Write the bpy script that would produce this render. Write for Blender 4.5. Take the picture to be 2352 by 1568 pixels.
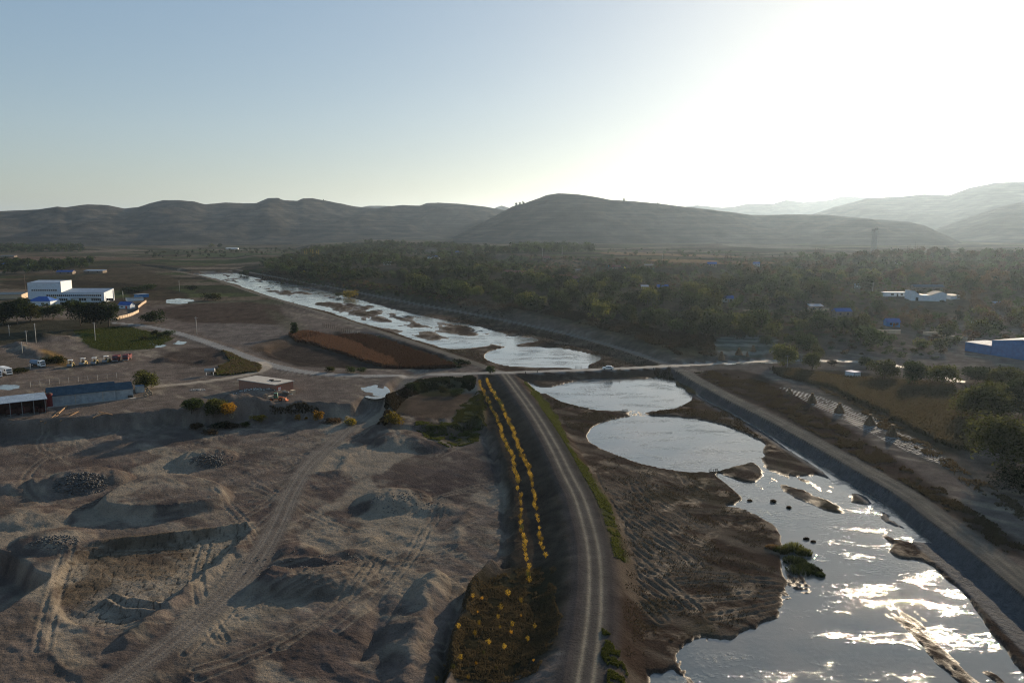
import bpy, bmesh, math, random
import numpy as np
from math import sin, cos, tan, pi, radians, sqrt, atan2
random.seed(7); RNG = np.random.default_rng(7)
sc = bpy.context.scene
for o in list(bpy.data.objects): bpy.data.objects.remove(o)
# ---------------------------------------------------------------- camera
CAMZ = 60.0; PITCH = radians(8.2); F = 1828.0; CX, CY = 1176.0, 784.0
cam = bpy.data.cameras.new('camera'); camo = bpy.data.objects.new('camera', cam)
sc.collection.objects.link(camo); sc.camera = camo
camo.location = (0, 0, CAMZ); camo.rotation_euler = (pi/2 - PITCH, 0, 0)
cam.sensor_width = 36; cam.lens = F/2352*36; cam.clip_start = 1; cam.clip_end = 60000
# ---------------------------------------------------------------- sky and sun
SUN_EL, SUN_AZ = radians(12.5), radians(30.0)      # azimuth clockwise from +Y
w = bpy.data.worlds.new("World"); sc.world = w; w.use_nodes = True
nt = w.node_tree; bg = nt.nodes['Background']
sky = nt.nodes.new('ShaderNodeTexSky'); sky.sky_type = 'NISHITA'; sky.sun_disc = False
sky.sun_elevation = SUN_EL; sky.sun_rotation = SUN_AZ
sky.altitude = 200; sky.air_density = 1.0; sky.dust_density = 0.85; sky.ozone_density = 1.6
gm = nt.nodes.new('ShaderNodeGamma'); gm.inputs[1].default_value = 0.40        # softer glow round the sun
tn = nt.nodes.new('ShaderNodeMix'); tn.data_type = 'RGBA'; tn.blend_type = 'MULTIPLY'; tn.inputs[0].default_value = 1; tn.inputs[7].default_value = (.95, 1.0, 1.08, 1)
hs = nt.nodes.new('ShaderNodeHueSaturation'); hs.inputs['Saturation'].default_value = 1.7; nt.links.new(gm.outputs[0], hs.inputs['Color'])
nt.links.new(sky.outputs[0], gm.inputs[0]); nt.links.new(hs.outputs[0], tn.inputs[6]); nt.links.new(tn.outputs[2], bg.inputs[0]); bg.inputs[1].default_value = 0.138
sl = bpy.data.lights.new('sun', 'SUN'); sl.energy = 5.0; sl.angle = radians(0.5); sl.color = (1, 0.81, 0.58)
slo = bpy.data.objects.new('sun', sl); sc.collection.objects.link(slo)
slo.rotation_euler = (pi/2 - SUN_EL, 0, -SUN_AZ + pi); slo.location = (200, 400, 300)
sc.view_settings.view_transform = 'Standard'; sc.view_settings.look = 'None'
sc.view_settings.exposure = 0.97; sc.view_settings.gamma = 1.0
cy = sc.cycles
cy.use_denoising = True; cy.denoising_prefilter = 'NONE'; cy.filter_width = 1.15; cy.use_adaptive_sampling = False; cy.max_bounces = 5; cy.diffuse_bounces = 2; cy.glossy_bounces = 3
cy.transmission_bounces = 3; cy.volume_bounces = 0; cy.transparent_max_bounces = 8
cy.sample_clamp_indirect = 4.0; cy.caustics_reflective = False; cy.caustics_refractive = False
# ---------------------------------------------------------------- photo-to-place helpers
SP, CP = sin(PITCH), cos(PITCH)
def ray(px, py):
    x = (px-CX)/F; u = -(py-CY)/F
    return x, CP + SP*u, -SP + CP*u
def U(px, py, z=0.0):
    x, y, v = ray(px, py); t = (CAMZ-z)/-v
    return (x*t, y*t)
def UP(pts, z=0.0): return np.array([U(a, b, z) for a, b in pts])
def chaikin(p, n=2, closed=True):
    p = np.asarray(p, float)
    for _ in range(n):
        q = np.roll(p, -1, 0) if closed else p[1:]
        a = p if closed else p[:-1]
        m = np.empty((2*len(a), p.shape[1])); m[0::2] = .75*a+.25*q; m[1::2] = .25*a+.75*q
        if not closed: m = np.vstack([p[:1], m, p[-1:]])
        p = m
    return p
def _h(i, j, s):
    n = (i*374761393 + j*668265263 + s*974634777) & 0xffffffff
    n = ((n ^ (n >> 13))*1274126177) & 0xffffffff
    return ((n ^ (n >> 16)) & 0xffff)/65535.0
def vnoise(x, y, s=0):
    xi = np.floor(x).astype(np.int64); yi = np.floor(y).astype(np.int64)
    fx = x-xi; fy = y-yi; fx = fx*fx*(3-2*fx); fy = fy*fy*(3-2*fy)
    a = _h(xi, yi, s); b = _h(xi+1, yi, s); c = _h(xi, yi+1, s); d = _h(xi+1, yi+1, s)
    return (a+(b-a)*fx)*(1-fy) + (c+(d-c)*fx)*fy
def fbm(x, y, sc_=1.0, o=4, s=0, g=.5):
    x = np.asarray(x, float)/sc_; y = np.asarray(y, float)/sc_
    r = 0; a = 1; t = 0
    for k in range(o):
        r = r + a*vnoise(x, y, s+k*17); t += a; a *= g
        x, y = x*1.62-y*1.17+3.1, x*1.17+y*1.62+1.7
    return r/t*2-1
def sstep(x, a, b):
    t = np.clip((x-a)/(b-a), 0, 1); return t*t*(3-2*t)
def sdpoly(x, y, P, pad):
    """distance inside (+) / outside (-) a polygon, only near it (else -1e3)"""
    out = np.full(x.shape, -1e3)
    x0, y0 = P.min(0)-pad; x1, y1 = P.max(0)+pad
    m = (x > x0) & (x < x1) & (y > y0) & (y < y1)
    if not m.any(): return out
    X = x[m]; Y = y[m]; d = np.full(X.shape, 1e12); ins = np.zeros(X.shape, bool)
    Q = np.roll(P, -1, 0)
    for (ax, ay), (bx, by) in zip(P, Q):
        ex, ey = bx-ax, by-ay; L = ex*ex+ey*ey+1e-9
        t = np.clip(((X-ax)*ex+(Y-ay)*ey)/L, 0, 1)
        dx = X-ax-t*ex; dy = Y-ay-t*ey
        d = np.minimum(d, dx*dx+dy*dy)
        c = (ay > Y) != (by > Y)
        if c.any():
            ins ^= c & (X < ex*(Y-ay)/(ey if abs(ey) > 1e-9 else 1e-9)+ax)
    d = np.sqrt(d); out[m] = np.where(ins, d, -d)
    return out
def dline(x, y, P, pad, along=False, side=False):
    """distance to polyline (1e3 far away)"""
    out = np.full(x.shape, 1e3); al = np.zeros(x.shape); sd = np.zeros(x.shape)
    x0, y0 = P.min(0)-pad; x1, y1 = P.max(0)+pad
    m = (x > x0) & (x < x1) & (y > y0) & (y < y1)
    if m.any():
        X = x[m]; Y = y[m]; d = np.full(X.shape, 1e12); A = np.zeros(X.shape); S = np.zeros(X.shape); s0 = 0
        for (ax, ay), (bx, by) in zip(P[:-1], P[1:]):
            ex, ey = bx-ax, by-ay; L = ex*ex+ey*ey+1e-9
            t = np.clip(((X-ax)*ex+(Y-ay)*ey)/L, 0, 1)
            dx = X-ax-t*ex; dy = Y-ay-t*ey; q = dx*dx+dy*dy
            c = q < d; d = np.where(c, q, d)
            if along or side:
                A = np.where(c, s0+t*sqrt(L), A); S = np.where(c, np.sign(ex*(Y-ay)-ey*(X-ax)), S)
            s0 += sqrt(L)
        out[m] = np.sqrt(d); al[m] = A; sd[m] = S
    if side: return out, al, sd
    if along: return out, al
    return out
def mixc(C, w, col):
    w = w[:, None] if w.ndim == 1 else w
    return C*(1-w) + np.asarray(col)*w
ZW = -2.5                                            # water level
# ---------------------------------------------------------------- layout lines, read off the photo
LS = chaikin(UP([(1330,1700),(1344,1568),(1358,1480),(1368,1385),(1367,1275),(1350,1200),(1330,1137),(1307,1096),(1271,1021),(1226,946),(1176,879),(1158,857)]), 2, False)
LN = chaikin(UP([(1158,857),(1130,848),(1063,824),(963,790),(838,750),(713,709.5),(588,674.5),(500,643),(430,627),(400,624)]), 2, False)
RS = chaikin(UP([(2600,1560),(2450,1420),(2352,1335),(2255,1258),(2173,1200),(2093,1137),(1989,1079),(1914,1036),(1839,994),(1764,954),(1663,906),(1565,850)]), 2, False)
RN = chaikin(UP([(1565,850),(1526,834),(1426,800),(1301,766),(1176,739),(1063,717),(963,699.5),(838,674.5),(763,659.5),(663,642),(588,628),(545,619)]), 2, False)
ROAD = chaikin(UP([(262,741),(330,747),(400,762),(450,777),(510,798),(560,816),(620,838),(690,853),(770,861),(860,863),(960,861),(1080,857),(1200,854),(1320,850),(1420,846),(1520,841),(1620,836),(1700,832),(1790,828),(1900,828),(2010,833),(2120,850),(2200,875)]), 2, False)
CUT = np.array([U(530,621), U(430,624)])
RIVER = np.vstack([LS, LN[1:-4], RN[::-1], RS[::-1]])
TRACK = chaikin(UP([(985,866),(955,880),(915,905),(870,930),(835,957),(790,992),(735,1040),(700,1075),(668,1130),(645,1185),(618,1240),(575,1305),(520,1365),(450,1425),(360,1495),(255,1568),(150,1640)], -4), 2, False)
SAND = chaikin(UP([(350,888),(420,882),(500,872),(560,862),(598,852),(617,842),(600,832)], 0), 2, False)
TRK2 = chaikin(UP([(620,850),(700,861),(790,868),(880,871),(960,870),(1060,862),(1110,862)], 0), 2, False)
def W(p): return chaikin(UP(p, ZW), 2)
POND1 = W([(1110,822),(1118,807),(1160,798),(1176,789),(1190,797),(1226,796.5),(1301,800),(1351,811),(1384,821),(1371,831),(1350,838),(1352,849),(1321,846.5),(1251,844),(1176,843),(1135,834)])
POND2 = W([(1203,876),(1216,876),(1231,888),(1263,890),(1288,883),(1326,874),(1363,870),(1451,870),(1505,869),(1505,864),(1533,860),(1550,872),(1566,894),(1586,906),(1592,915),(1576,929),(1546,940),(1488,946.5),(1455,949),(1441,944),(1401,946),(1351,939),(1301,928),(1271,914),(1258,905),(1238,904)])
POND3 = W([(1441,957),(1458,955),(1501,954),(1601,961),(1663,976),(1713,996),(1748,1013),(1763,1026),(1763,1042),(1752,1056),(1712,1066),(1690,1072),(1648,1084),(1626,1085),(1576,1085),(1501,1074),(1426,1051),(1376,1029),(1349,1011),(1349,994),(1366,976),(1401,964)])
SPILL = W([(1436,940),(1480,943),(1500,956),(1440,958)])
CHAN = W([(1530,857),(1538,859),(1601,899),(1676,943),(1764,993),(1864,1050),(1939,1104),(2002,1137),(2063,1178),(2118,1211),(2160,1250),(2120,1247),(2060,1245),(2000,1180),(1894,1086),(1849,1057),(1826,1044),(1789,1017),(1764,1000),(1726,977),(1676,950),(1626,923),(1601,909),(1570,896),(1540,872)])
LOWER = W([(1716,1052),(1756,1050),(1764,1066),(1786,1080),(1800,1090),(1840,1094),(1880,1085),(1960,1130),(2030,1180),(2070,1235),(2035,1266),(2063,1283),(2118,1286),(2145,1294),(2153,1313),(2197,1341),(2217,1368),(2247,1407),(2269,1448),(2310,1492),(2352,1550),(2400,1640),(2400,1700),(1437,1700),(1437,1568),(1440,1541),(1500,1552),(1547,1544),(1567,1528),(1555,1500),(1561,1481),(1616,1470),(1685,1464),(1710,1445),(1740,1432),(1803,1423),(1796,1390),(1803,1335),(1790,1300),(1795,1230),(1781,1208),(1734,1181),(1700,1168),(1655,1163),(1690,1156),(1712,1146),(1676,1119),(1652,1098),(1640,1087),(1660,1086),(1700,1105),(1735,1110),(1752,1090),(1738,1068)])
LOWER_EDGE = LOWER
ISL = [W(p) for p in (
 [(1648,1085),(1670,1076),(1701,1067),(1733,1072),(1752,1089),(1733,1112),(1696,1106)],
 [(1758,1020),(1794,1026),(1829,1046),(1849,1061),(1866,1076),(1850,1092),(1826,1096),(1799,1090),(1784,1079),(1764,1066),(1750,1056)],
 [(1790,1118),(1800,1111),(1835,1122),(1870,1137),(1915,1152),(1944,1178),(1920,1178),(1880,1165),(1835,1148),(1795,1130)],
 [(1953,1135),(1980,1135),(2010,1159),(1975,1158),(1950,1151)],
 [(2016,1170),(2041,1181),(2079,1217),(2055,1210),(2030,1195)],
 [(1668,1063),(1678,1065),(1670,1068)])]
BRAID = W([(430,626),(480,623),(530,622.5),(588,638),(713,660),(813,685),(913,712),(1013,735),(1088,747),(1176,770),(1250,774),(1230,786),(1190,789),(1180,798),(1160,800),(1100,800),(1038,803),(1013,798),(925,770),(863,751),(813,737),(748,713),(700,707),(640,691),(588,669),(525,653),(450,630)])
BISL = [W(p) for p in (
 [(716,692),(763,693),(838,699),(888,714),(863,727),(820,725),(745,709)],
 [(622,671),(670,667),(718,672),(713,680),(663,685)],
 [(580,657),(633,657),(637,663),(603,667)],
 [(838,729),(900,724),(963,744),(980,750),(945,756),(890,745)],
 [(1003,757),(1050,744),(1088,749),(1092,759),(1130,767),(1088,772),(1025,765)],
 [(1138,764),(1176,771),(1163,777)],
 [(1108,826),(1125,806),(1162,799),(1180,798),(1120,796),(1060,800),(1040,803)])]
FARW = W([(310,613.5),(330,612),(425,622),(440,627),(420,627),(370,620)])
# ---------------------------------------------------------------- ground height
def Z_(p, z, n=2): return chaikin(UP(p, z), n)
ZONES = [   # polygon, height, feather (m)
 (Z_([(-400,1010),(0,1003),(120,995),(300,985),(380,972),(430,975),(500,985),(560,968),(700,962),(830,958),(870,945),(900,960),(960,975),(1118,982),(1140,1060),(1165,1150),(1172,1300),(1090,1330),(1050,1440),(1000,1800),(-900,1800)], -4.5), -4.5, 2.6),
 (Z_([(880,945),(935,905),(1000,890),(1100,885),(1118,980),(880,978)], -2.5), -2.5, 4.0),
 (Z_([(1095,870),(1130,870),(1165,885),(1215,960),(1265,1050),(1300,1110),(1318,1170),(1330,1250),(1330,1380),(1300,1568),(1280,1800),(960,1800),(1030,1560),(1060,1440),(1100,1330),(1172,1290),(1160,1150),(1135,1040),(1118,980)], -3.5), -3.5, 3.0),
 (Z_([(600,815),(640,790),(820,760),(960,810),(1080,850),(860,856),(700,845)], -2.0), -2.0, 5.0),
]
LEVEL_R = [  # gentle rise of the village side
 (Z_([(560,612),(700,640),(950,684),(1200,728),(1420,782),(1600,812),(1800,800),(2352,700),(2900,700),(2900,575),(560,575)], 4), 4.0, 60.0),
 (Z_([(700,604),(900,625),(1180,660),(1400,700),(1560,720),(1800,690),(2100,700),(2900,660),(2900,545),(700,550)], 8), 9.0, 60.0),
 (Z_([(820,566),(1000,572),(1180,588),(1290,597),(1400,610),(1500,618),(1620,612),(1800,608),(2100,600),(3000,600),(3000,540),(820,545)], 16), 16.0, 14.0)]
MOUNDS = [  # px, py, rx, ry (m), height, flat
 (185,1106,12,7,2.6,0), (478,1054,8,6,2.2,0), (128,1240,8,5,1.3,0), (905,1148,9,6,2.2,0), (735,1338,11,4.5,1.8,0),
 (640,1268,9,3,1.2,0), (920,1012,9,7,2.2,0), (880,985,6,6,1.8,0), (990,1025,7,5,1.5,0), (560,935,10,6,2.6,0), (500,962,12,5,2.0,0),
 (380,826,6,3,1.6,0), (120,778,14,6,2.2,0), (600,905,11,6,2.0,0), (1010,1170,6,3,1.0,0), (60,1190,10,5,1.2,0), (940,1440,4,8,1.2,0), (990,1360,4,5,1.4,0), (30,1120,7,4,1.4,0),(270,1105,4,3,.8,0),(590,1340,7,4,1.6,0)]
FLAT = [    # raised pads / sunken basins: polygon, dz, feather
 (Z_([(212,1182),(250,1138),(330,1104),(420,1098),(520,1122),(527,1150),(470,1176),(330,1190)], -4.5), 2.3, 1.8),
 (Z_([(110,1322),(215,1250),(470,1226),(566,1209),(582,1222),(536,1260),(429,1348),(355,1411),(250,1440),(150,1425)], -4.5), -1.1, .9),
 (Z_([(-200,1200),(0,1270),(90,1318),(103,1324),(0,1400),(-200,1460)], -4.5, 0), -4.0, 1.2)]
RIDGES = [  # polyline P, dz, half width(m)
 ([(1112,975),(1124,1010),(1145,1070),(1160,1130),(1167,1200),(1168,1300)], -1.6, 1.4, -4), ([(1130,985),(1156,1070),(1176,1150),(1184,1300)], .7, 1.2, -4),
 ([(1168,1300),(1120,1305),(1080,1345),(1060,1400),(1035,1480),(1020,1568)], -1.2, 1.2, -4),
 ([(880,978),(960,982),(1060,984),(1118,984)], .9, 1.2, -3), ([(260,1372),(300,1383),(362,1388)], .9, .8, -5.4), ([(245,1384),(290,1400),(352,1409)], .9, .8, -5.4),
 ([(215,1246),(350,1236),(470,1222),(566,1205)], .7, 1.2, -4.5), ([(582,1222),(540,1262),(440,1352),(360,1420),(300,1470)], .9, 1.5, -4.5),
 ([(1290,1130),(1305,1200),(1310,1330),(1280,1430),(1250,1568)], -1.0, 1.6, -4), ([(1262,1130),(1278,1200),(1284,1330),(1262,1430),(1225,1568)], .6, 1.2, -4),
 ([(905,895),(890,930),(870,960)], 1.2, 2.2, -3), ([(690,952),(760,956),(830,962)], 1.2, 2, -4), ([(560,958),(620,958),(690,955)], 1.0, 2, -4), ([(850,1240),(820,1262),(770,1275)], .9, 2, -4),
 ([(1000,1330),(985,1400),(955,1480),(930,1568)], .9, 2.0, -4.5), ([(870,1380),(860,1440),(835,1500)], -.7, 1.5, -4.5),
 ([(95,780),(150,765),(210,770)], 1.5, 4, 0), ([(40,790),(90,815),(140,830)], 1.6, 4, 0), ([(470,830),(520,820),(530,800),(480,790)], 1.2, 3, 0),
 ([(780,1300),(700,1290),(640,1295)], .9, 1.5, -4.5),([(1080,1170),(1050,1210),(1062,1250)], .5, 1.2, -4.5),([(620,1310),(590,1300),(570,1330)], .8, 1.5, -4.5),
 ([(700,1090),(780,1085),(800,1050)], .5, 1.5, -4.5)]
RR = random.Random(11)
RUTS = []
for k in range(44):
    a = np.array(U(RR.uniform(60, 1080), RR.uniform(1000, 1560), -4.5)); th = RR.choice([.9, 1.1, 1.3, .3, 2.4]) + RR.uniform(-.4, .4); c = RR.uniform(-.06, .06); pts = [a]
    for i in range(9):
        a = a + 5*np.array([cos(th), sin(th)]); th += c*5*.4; pts.append(a)
    RUTS.append(np.array(pts))
MUD = []
for k in range(44):
    a = np.array(U(RR.uniform(1400, 1640), RR.uniform(1110, 1430), ZW)); th = RR.choice([1.75, 1.9, 2.0, 2.2, .1]) + RR.uniform(-.2, .2); c = RR.uniform(-.03, .03); pts = [a]
    for i in range(8):
        a = a + 4*np.array([cos(th), sin(th)]); th += c*5*.4; pts.append(a)
    MUD.append(np.array(pts))
PUD = [([(826,893),(846,885),(872,887),(886,899),(872,909),(852,910),(836,903)], -.45, 'white shining puddle left of the dirt track'), ([(345,789),(372,784),(386,788),(378,796),(352,797)], -.35, 'left puddle below the green field'),
 ([(392,786),(410,781),(430,784),(420,791),(396,793)], -.35, 'right puddle below the green field'), ([(378,690),(400,685),(440,686),(454,692),(420,699),(383,698)], -.6, 'pale pool above the bare plot'), ([(-30,888),(20,882),(60,882),(64,888),(30,894),(-30,898)], -.35, 'long pale puddle in the scrap yard')]
PUDW = [(chaikin(UP(p, z), 2), z, l) for p, z, l in PUD]
def plateau_noise(x, y): return fbm(x, y, 90, 3, 5)
def fields(x, y, fine=True):
    """height plus the masks the colouring needs"""
    x = np.asarray(x, float); y = np.asarray(y, float); M = {}
    wx = x + 1.2*fbm(x, y, 9, 2, 3); wy = y + 1.2*fbm(x, y, 9, 2, 4)
    H = 0.35*plateau_noise(x, y) - .2
    far = sstep(y, 500, 1300); H = H + far*2.5*fbm(x, y, 260, 3, 8)
    st = fbm(x, y, 300, 2, 21)*6                     # low field terraces on the far plain
    H = H + far*0.9*(np.floor(st)+sstep(st-np.floor(st), .85, 1.))*.5
    for i, (P, z, f) in enumerate(ZONES):
        s = sdpoly(wx, wy, P, f+3); wgt = sstep(s, -f*.5, f*.5); M['z%d' % i] = wgt
        H = H*(1-wgt)+z*wgt
    lw1 = fbm(x, y, 90, 4, 14); lw2 = fbm(x, y, 90, 4, 15)
    for P, z, f in LEVEL_R:
        s = sdpoly(x+22*lw1, y+30*lw2, P, f+3); wgt = sstep(s, -f*.5, f*.5); M['lev'] = np.maximum(M.get('lev', 0), wgt)
        H = H*(1-wgt)+(z+far*1.5*fbm(x, y, 120, 3, 9))*wgt
    pit = M['z0']; work = np.maximum(pit, M['z2'])
    for px, py, rx, ry, h, fl in MOUNDS:
        zb = -4.5 if py > 990 else (-4 if py > 955 else 0)
        cx, cyy = U(px, py, zb); m = (abs(x-cx) < rx*2.2) & (abs(y-cyy) < ry*3.2)
        if m.any():
            q = ((wx[m]-cx)/rx)**2 + ((wy[m]-cyy)/(ry*1.5))**2
            H[m] += h*np.clip(1-q, 0, 1)**.8*(1+.25*fbm(x[m], y[m], 2.5, 3, 12))
    for i, (P, dz, f) in enumerate(FLAT):
        s = sdpoly(wx*.5+x*.5, wy*.5+y*.5, P, f+3); wgt = sstep(s, -f, f); M['f%d' % i] = wgt; H = H+dz*wgt
    for P, dz, hw, z in RIDGES:
        d = dline(wx, wy, UP(P, z), hw*3)
        H = H + dz*np.exp(-(d/hw)**2)*(1+.5*fbm(x, y, 3, 2, 13))
    # river
    riv = sdpoly(x, y, RIVER, 5); M['riv'] = sstep(riv, -.5, .5)
    bed = -2.12 + .16*fbm(x, y, 5, 4, 31)
    br = sdpoly(wx, wy, BRAID, 8); wb = sstep(br, -1.5, 1.5)
    uu = (x*.91+y*.41); vv = (-x*.41+y*.91)
    patch = fbm(uu*1.5, vv*.42, 13, 5, 40, .6)
    braid = ZW - .16 + .85*np.clip(patch-.08, -.4, 1)
    for P in BISL:
        s = sdpoly(x+2.5*fbm(x, y, 7, 3, 41), y+5*fbm(x, y, 9, 3, 42), P, 12); wgt = sstep(s, -5, 5)
        braid = braid + wgt*(.42 + .25*fbm(x, y*.5, 6, 3, 43))
    bed = bed*(1-wb)+braid*wb
    for P, e in ((POND1, 1.), (POND2, .8), (POND3, .8), (CHAN, .8), (LOWER, 1.)):
        s = sdpoly(x+.35*fbm(x, y, 2.5, 3, 51), y+.35*fbm(x, y, 2.5, 3, 52), P, 4)
        fl = -3.0
        if P is LOWER:
            s = s + 3.4*fbm(x-.25*y, y*.5, 4, 4, 53)*sstep(-x, -52, -40); edge = 1-sstep(s, 1, 9); fl = -2.90+1.25*np.clip(fbm((x+.12*y)*1.2, y*.30, 5, 5, 59, .6)-.05, 0, .5)*(.55+.75*edge+.5*sstep(x-.30*y, 18, 34))
        wgt = sstep(s, -e*.6, e*.6); bed = bed*(1-wgt)+fl*wgt
    for P in ISL:
        s = sdpoly(x+1.2*fbm(x, y, 3, 3, 54), y+1.2*fbm(x, y, 3, 3, 55), P, 4); wgt = sstep(s, -1.2, 1.2)
        bed = bed*(1-wgt)+(-2.2+.18*fbm(x, y*.6, 3, 3, 56))*wgt
    s = sdpoly(x, y, SPILL, 4); wgt = sstep(s, -1, 1); bed = bed*(1-wgt)+(-2.5+.12*fbm(x, y, .8, 2, 57))*wgt
    M['bed'] = bed
    M['mud'] = np.zeros(x.shape); mudw = sstep(x, 8, 16)*sstep(-y, -205, -190)*M['riv']
    for P in MUD:
        d = np.minimum(abs(dline(x, y, P, 4)-.9), 9); M['mud'] = np.maximum(M['mud'], mudw*np.exp(-((d-.3)/.5)**2)); bed = bed - mudw*.11*np.exp(-(d/.28)**2) + mudw*.08*np.exp(-((d-.6)/.25)**2)
    # ruts of the digger tracks and clods on the mud flat
    if fine:
        bed = bed + mudw*(bed > -2.45)*.13*fbm(x*1.2+y*.3, y*.7, 1.0, 4, 58)*(.3+sstep(fbm(x, y, 9, 2, 48), -.3, .3))
    H = np.where(riv > 0, bed, H)
    s = sdpoly(x, y, FARW, 12); wgt = sstep(s, -2, 2); M['farw'] = wgt
    # banks
    def bank(P, hw, slope, z, pad):
        nonlocal H
        d, al, sd = dline(x, y, P, pad, side=True)
        drop = np.maximum(abs(H-z), .2); L = np.clip(drop*slope, .6, 14)+np.clip(y-300, 0, 900)*.008
        t = np.clip((d-hw)/L, 0, 1); t = t*t*(3-2*t)*.35+t*.65
        wgt = (1-t)*(d < 900); H = H*(1-wgt)+z*wgt
        return d, al, sd
    M['dLS'], M['aLS'], M['sLS'] = bank(LS, 3.0, 2.3, 0.0, 20)
    M['dLN'], M['aLN'], _ = bank(LN, 2.6, 1.8, 0.0, 20)
    M['dRS'], M['aRS'], M['sRS'] = bank(RS, 2.8, .85, 0.0, 20)
    M['dRN'], M['aRN'], _ = bank(RN, 2.8, 1.8, 0.0, 20)
    M['dRO'], M['aRO'], _ = bank(ROAD, 3.2, 1.8, 0.0, 20)
    if 1:
        dc = dline(x, y, CUT, 20); wgt = 1-sstep(dc, 3, 9); H = H*(1-wgt)+0*wgt; M['dC'] = dc
    H = H*(1-M['farw'])-3*M['farw']
    d, al, sd = dline(x, y, TRACK, 12, side=True); M['dTR'] = d; M['aTR'] = al; M['sTR'] = sd
    zt = np.interp(al, [0, 20, 45, 400], [-.2, -1, -4.2, -4.4]); wgt = (1-sstep(d, 2.4, 5.5))*(al > 4); H = H*(1-wgt)+zt*wgt
    d = dline(x, y, SAND, 8); M['dSA'] = d; wgt = 1-sstep(d, 2, 4); H = H*(1-wgt)+0.0*wgt
    M['dT2'] = dline(x, y, TRK2, 8)
    M['pud'] = np.zeros(x.shape)
    for P, z, l in PUDW:
        s = sdpoly(wx, wy, P, 9); wgt = sstep(s, -7, 0); M['pud'] = np.maximum(M['pud'], wgt); H = H*(1-wgt)+(z+.10-.17*sstep(s, -2.5, 2.5)+.16*fbm(x, y*.6, 3.5, 4, 97))*wgt
    hard = np.minimum.reduce([M['dLS']/3.6, M['dLN']/2.6, M['dRS']/2.9, M['dRN']/2.8, M['dRO']/3.4, M['dTR']/2.6]); M['hard'] = hard
    rough = sstep(hard, 1.0, 1.6)*(1-M['riv'])*(1-M['pud'])
    M['rut'] = np.zeros(x.shape)
    for P in RUTS:
        d = np.minimum(abs(dline(x, y, P, 4)-.9), 9); r = np.exp(-(d/.3)**2); M['rut'] = np.maximum(M['rut'], r*pit)
        H = H - pit*rough*(.10*r - .07*np.exp(-((d-.6)/.25)**2))
    if fine:
        e1 = fbm(x, y, 14, 4, 60); e2 = fbm(x*.8+y*.5, y*1.1-x*.2, 2.2, 4, 61, .6)
        rg = 1-abs(fbm(x+.8*y, y*.7, 6, 3, 63))*2.4
        H = H + rough*(work*(.22*e1+.22*e2+.18*np.clip(rg, 0, 1)*sstep(fbm(x, y, 25, 2, 66), -.2, .3)) + (1-work)*.06*e2)
        H = H + (1-rough)*(1-M['riv'])*.015*e2
        H = H - .05*np.exp(-((abs(M['dLS']*1.0)-.95)/.35)**2) - .04*np.exp(-((abs(M['dTR'])-.9)/.3)**2)
        # eroded cliff face below the yard
        cl = pit*(1-pit)*4; H = H + cl*1.1*fbm(x, y*.3, 2.2, 3, 64)
        M['e1'] = e1; M['e2'] = e2
    return H, M
def proj(x, y, z):
    v = z-CAMZ; d = y*CP-v*SP; return CX+F*x/d, CY-F*(y*SP+v*CP)/d
def hgt(x, y): return float(fields(np.array([x]), np.array([y]), False)[0][0])
def G(px, py):
    """the place on the ground seen at a point of the photo"""
    z = 0.0
    for z0 in np.arange(17, -6, -.5):
        x, y = U(px, py, z0)
        if hgt(x, y) >= z0: break
        z = z0
    for k in range(4):
        z1 = z0+.5; zm = z0
    x, y = U(px, py, z0); h = hgt(x, y)
    z = max(z0, min(h, z0+.5)); x, y = U(px, py, z)
    return (x, y, hgt(x, y))
def GV(pts):
    """same for many points at once"""
    pts = np.array(pts, float); n = len(pts); zz = np.full(n, np.nan)
    for z0 in np.arange(17, -6, -.5):
        q = np.array([U(a, b, z0) for a, b in pts]); h = fields(q[:, 0], q[:, 1], False)[0]
        m = np.isnan(zz) & (h >= z0); zz[m] = z0+.25
    zz[np.isnan(zz)] = -4
    q = np.array([U(a, b, z) for (a, b), z in zip(pts, zz)]); h = fields(q[:, 0], q[:, 1], False)[0]
    return np.column_stack([q, h])
# ---------------------------------------------------------------- materials
def newmat(name):
    m = bpy.data.materials.new(name); m.use_nodes = True; n = m.node_tree; n.nodes.clear()
    out = n.nodes.new('ShaderNodeOutputMaterial'); return m, n, out
def nd(n, t, **k):
    o = n.nodes.new(t)
    for a, b in k.items():
        if a.startswith('_'): setattr(o, a[1:], b)
        else: o.inputs[a.replace('_', ' ')].default_value = b
    return o
def mixrgb(n, a, b, fac, mode='MIX'):
    m = n.nodes.new('ShaderNodeMix'); m.data_type = 'RGBA'; m.blend_type = mode
    for sock, v in ((m.inputs[0], fac), (m.inputs[6], a), (m.inputs[7], b)):
        if hasattr(v, 'links') or hasattr(v, 'is_linked'): n.links.new(v, sock)
        else: sock.default_value = v if isinstance(v, (int, float)) else (*v, 1) if len(v) == 3 else v
    return m.outputs[2]
def noise(n, vec, scale, detail=4, rough=.6):
    t = nd(n, 'ShaderNodeTexNoise', Scale=scale, Detail=detail, Roughness=rough)
    if vec is not None: n.links.new(vec, t.inputs['Vector'])
    return t.outputs[0]
def ramp(n, fac, stops):
    r = n.nodes.new('ShaderNodeValToRGB'); n.links.new(fac, r.inputs[0]); e = r.color_ramp.elements
    while len(e) < len(stops): e.new(.5)
    for el, (p, c) in zip(e, stops): el.position = p; el.color = (*c, 1) if len(c) == 3 else c
    return r.outputs[0]
def g3(v): return (v, v, v)
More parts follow.
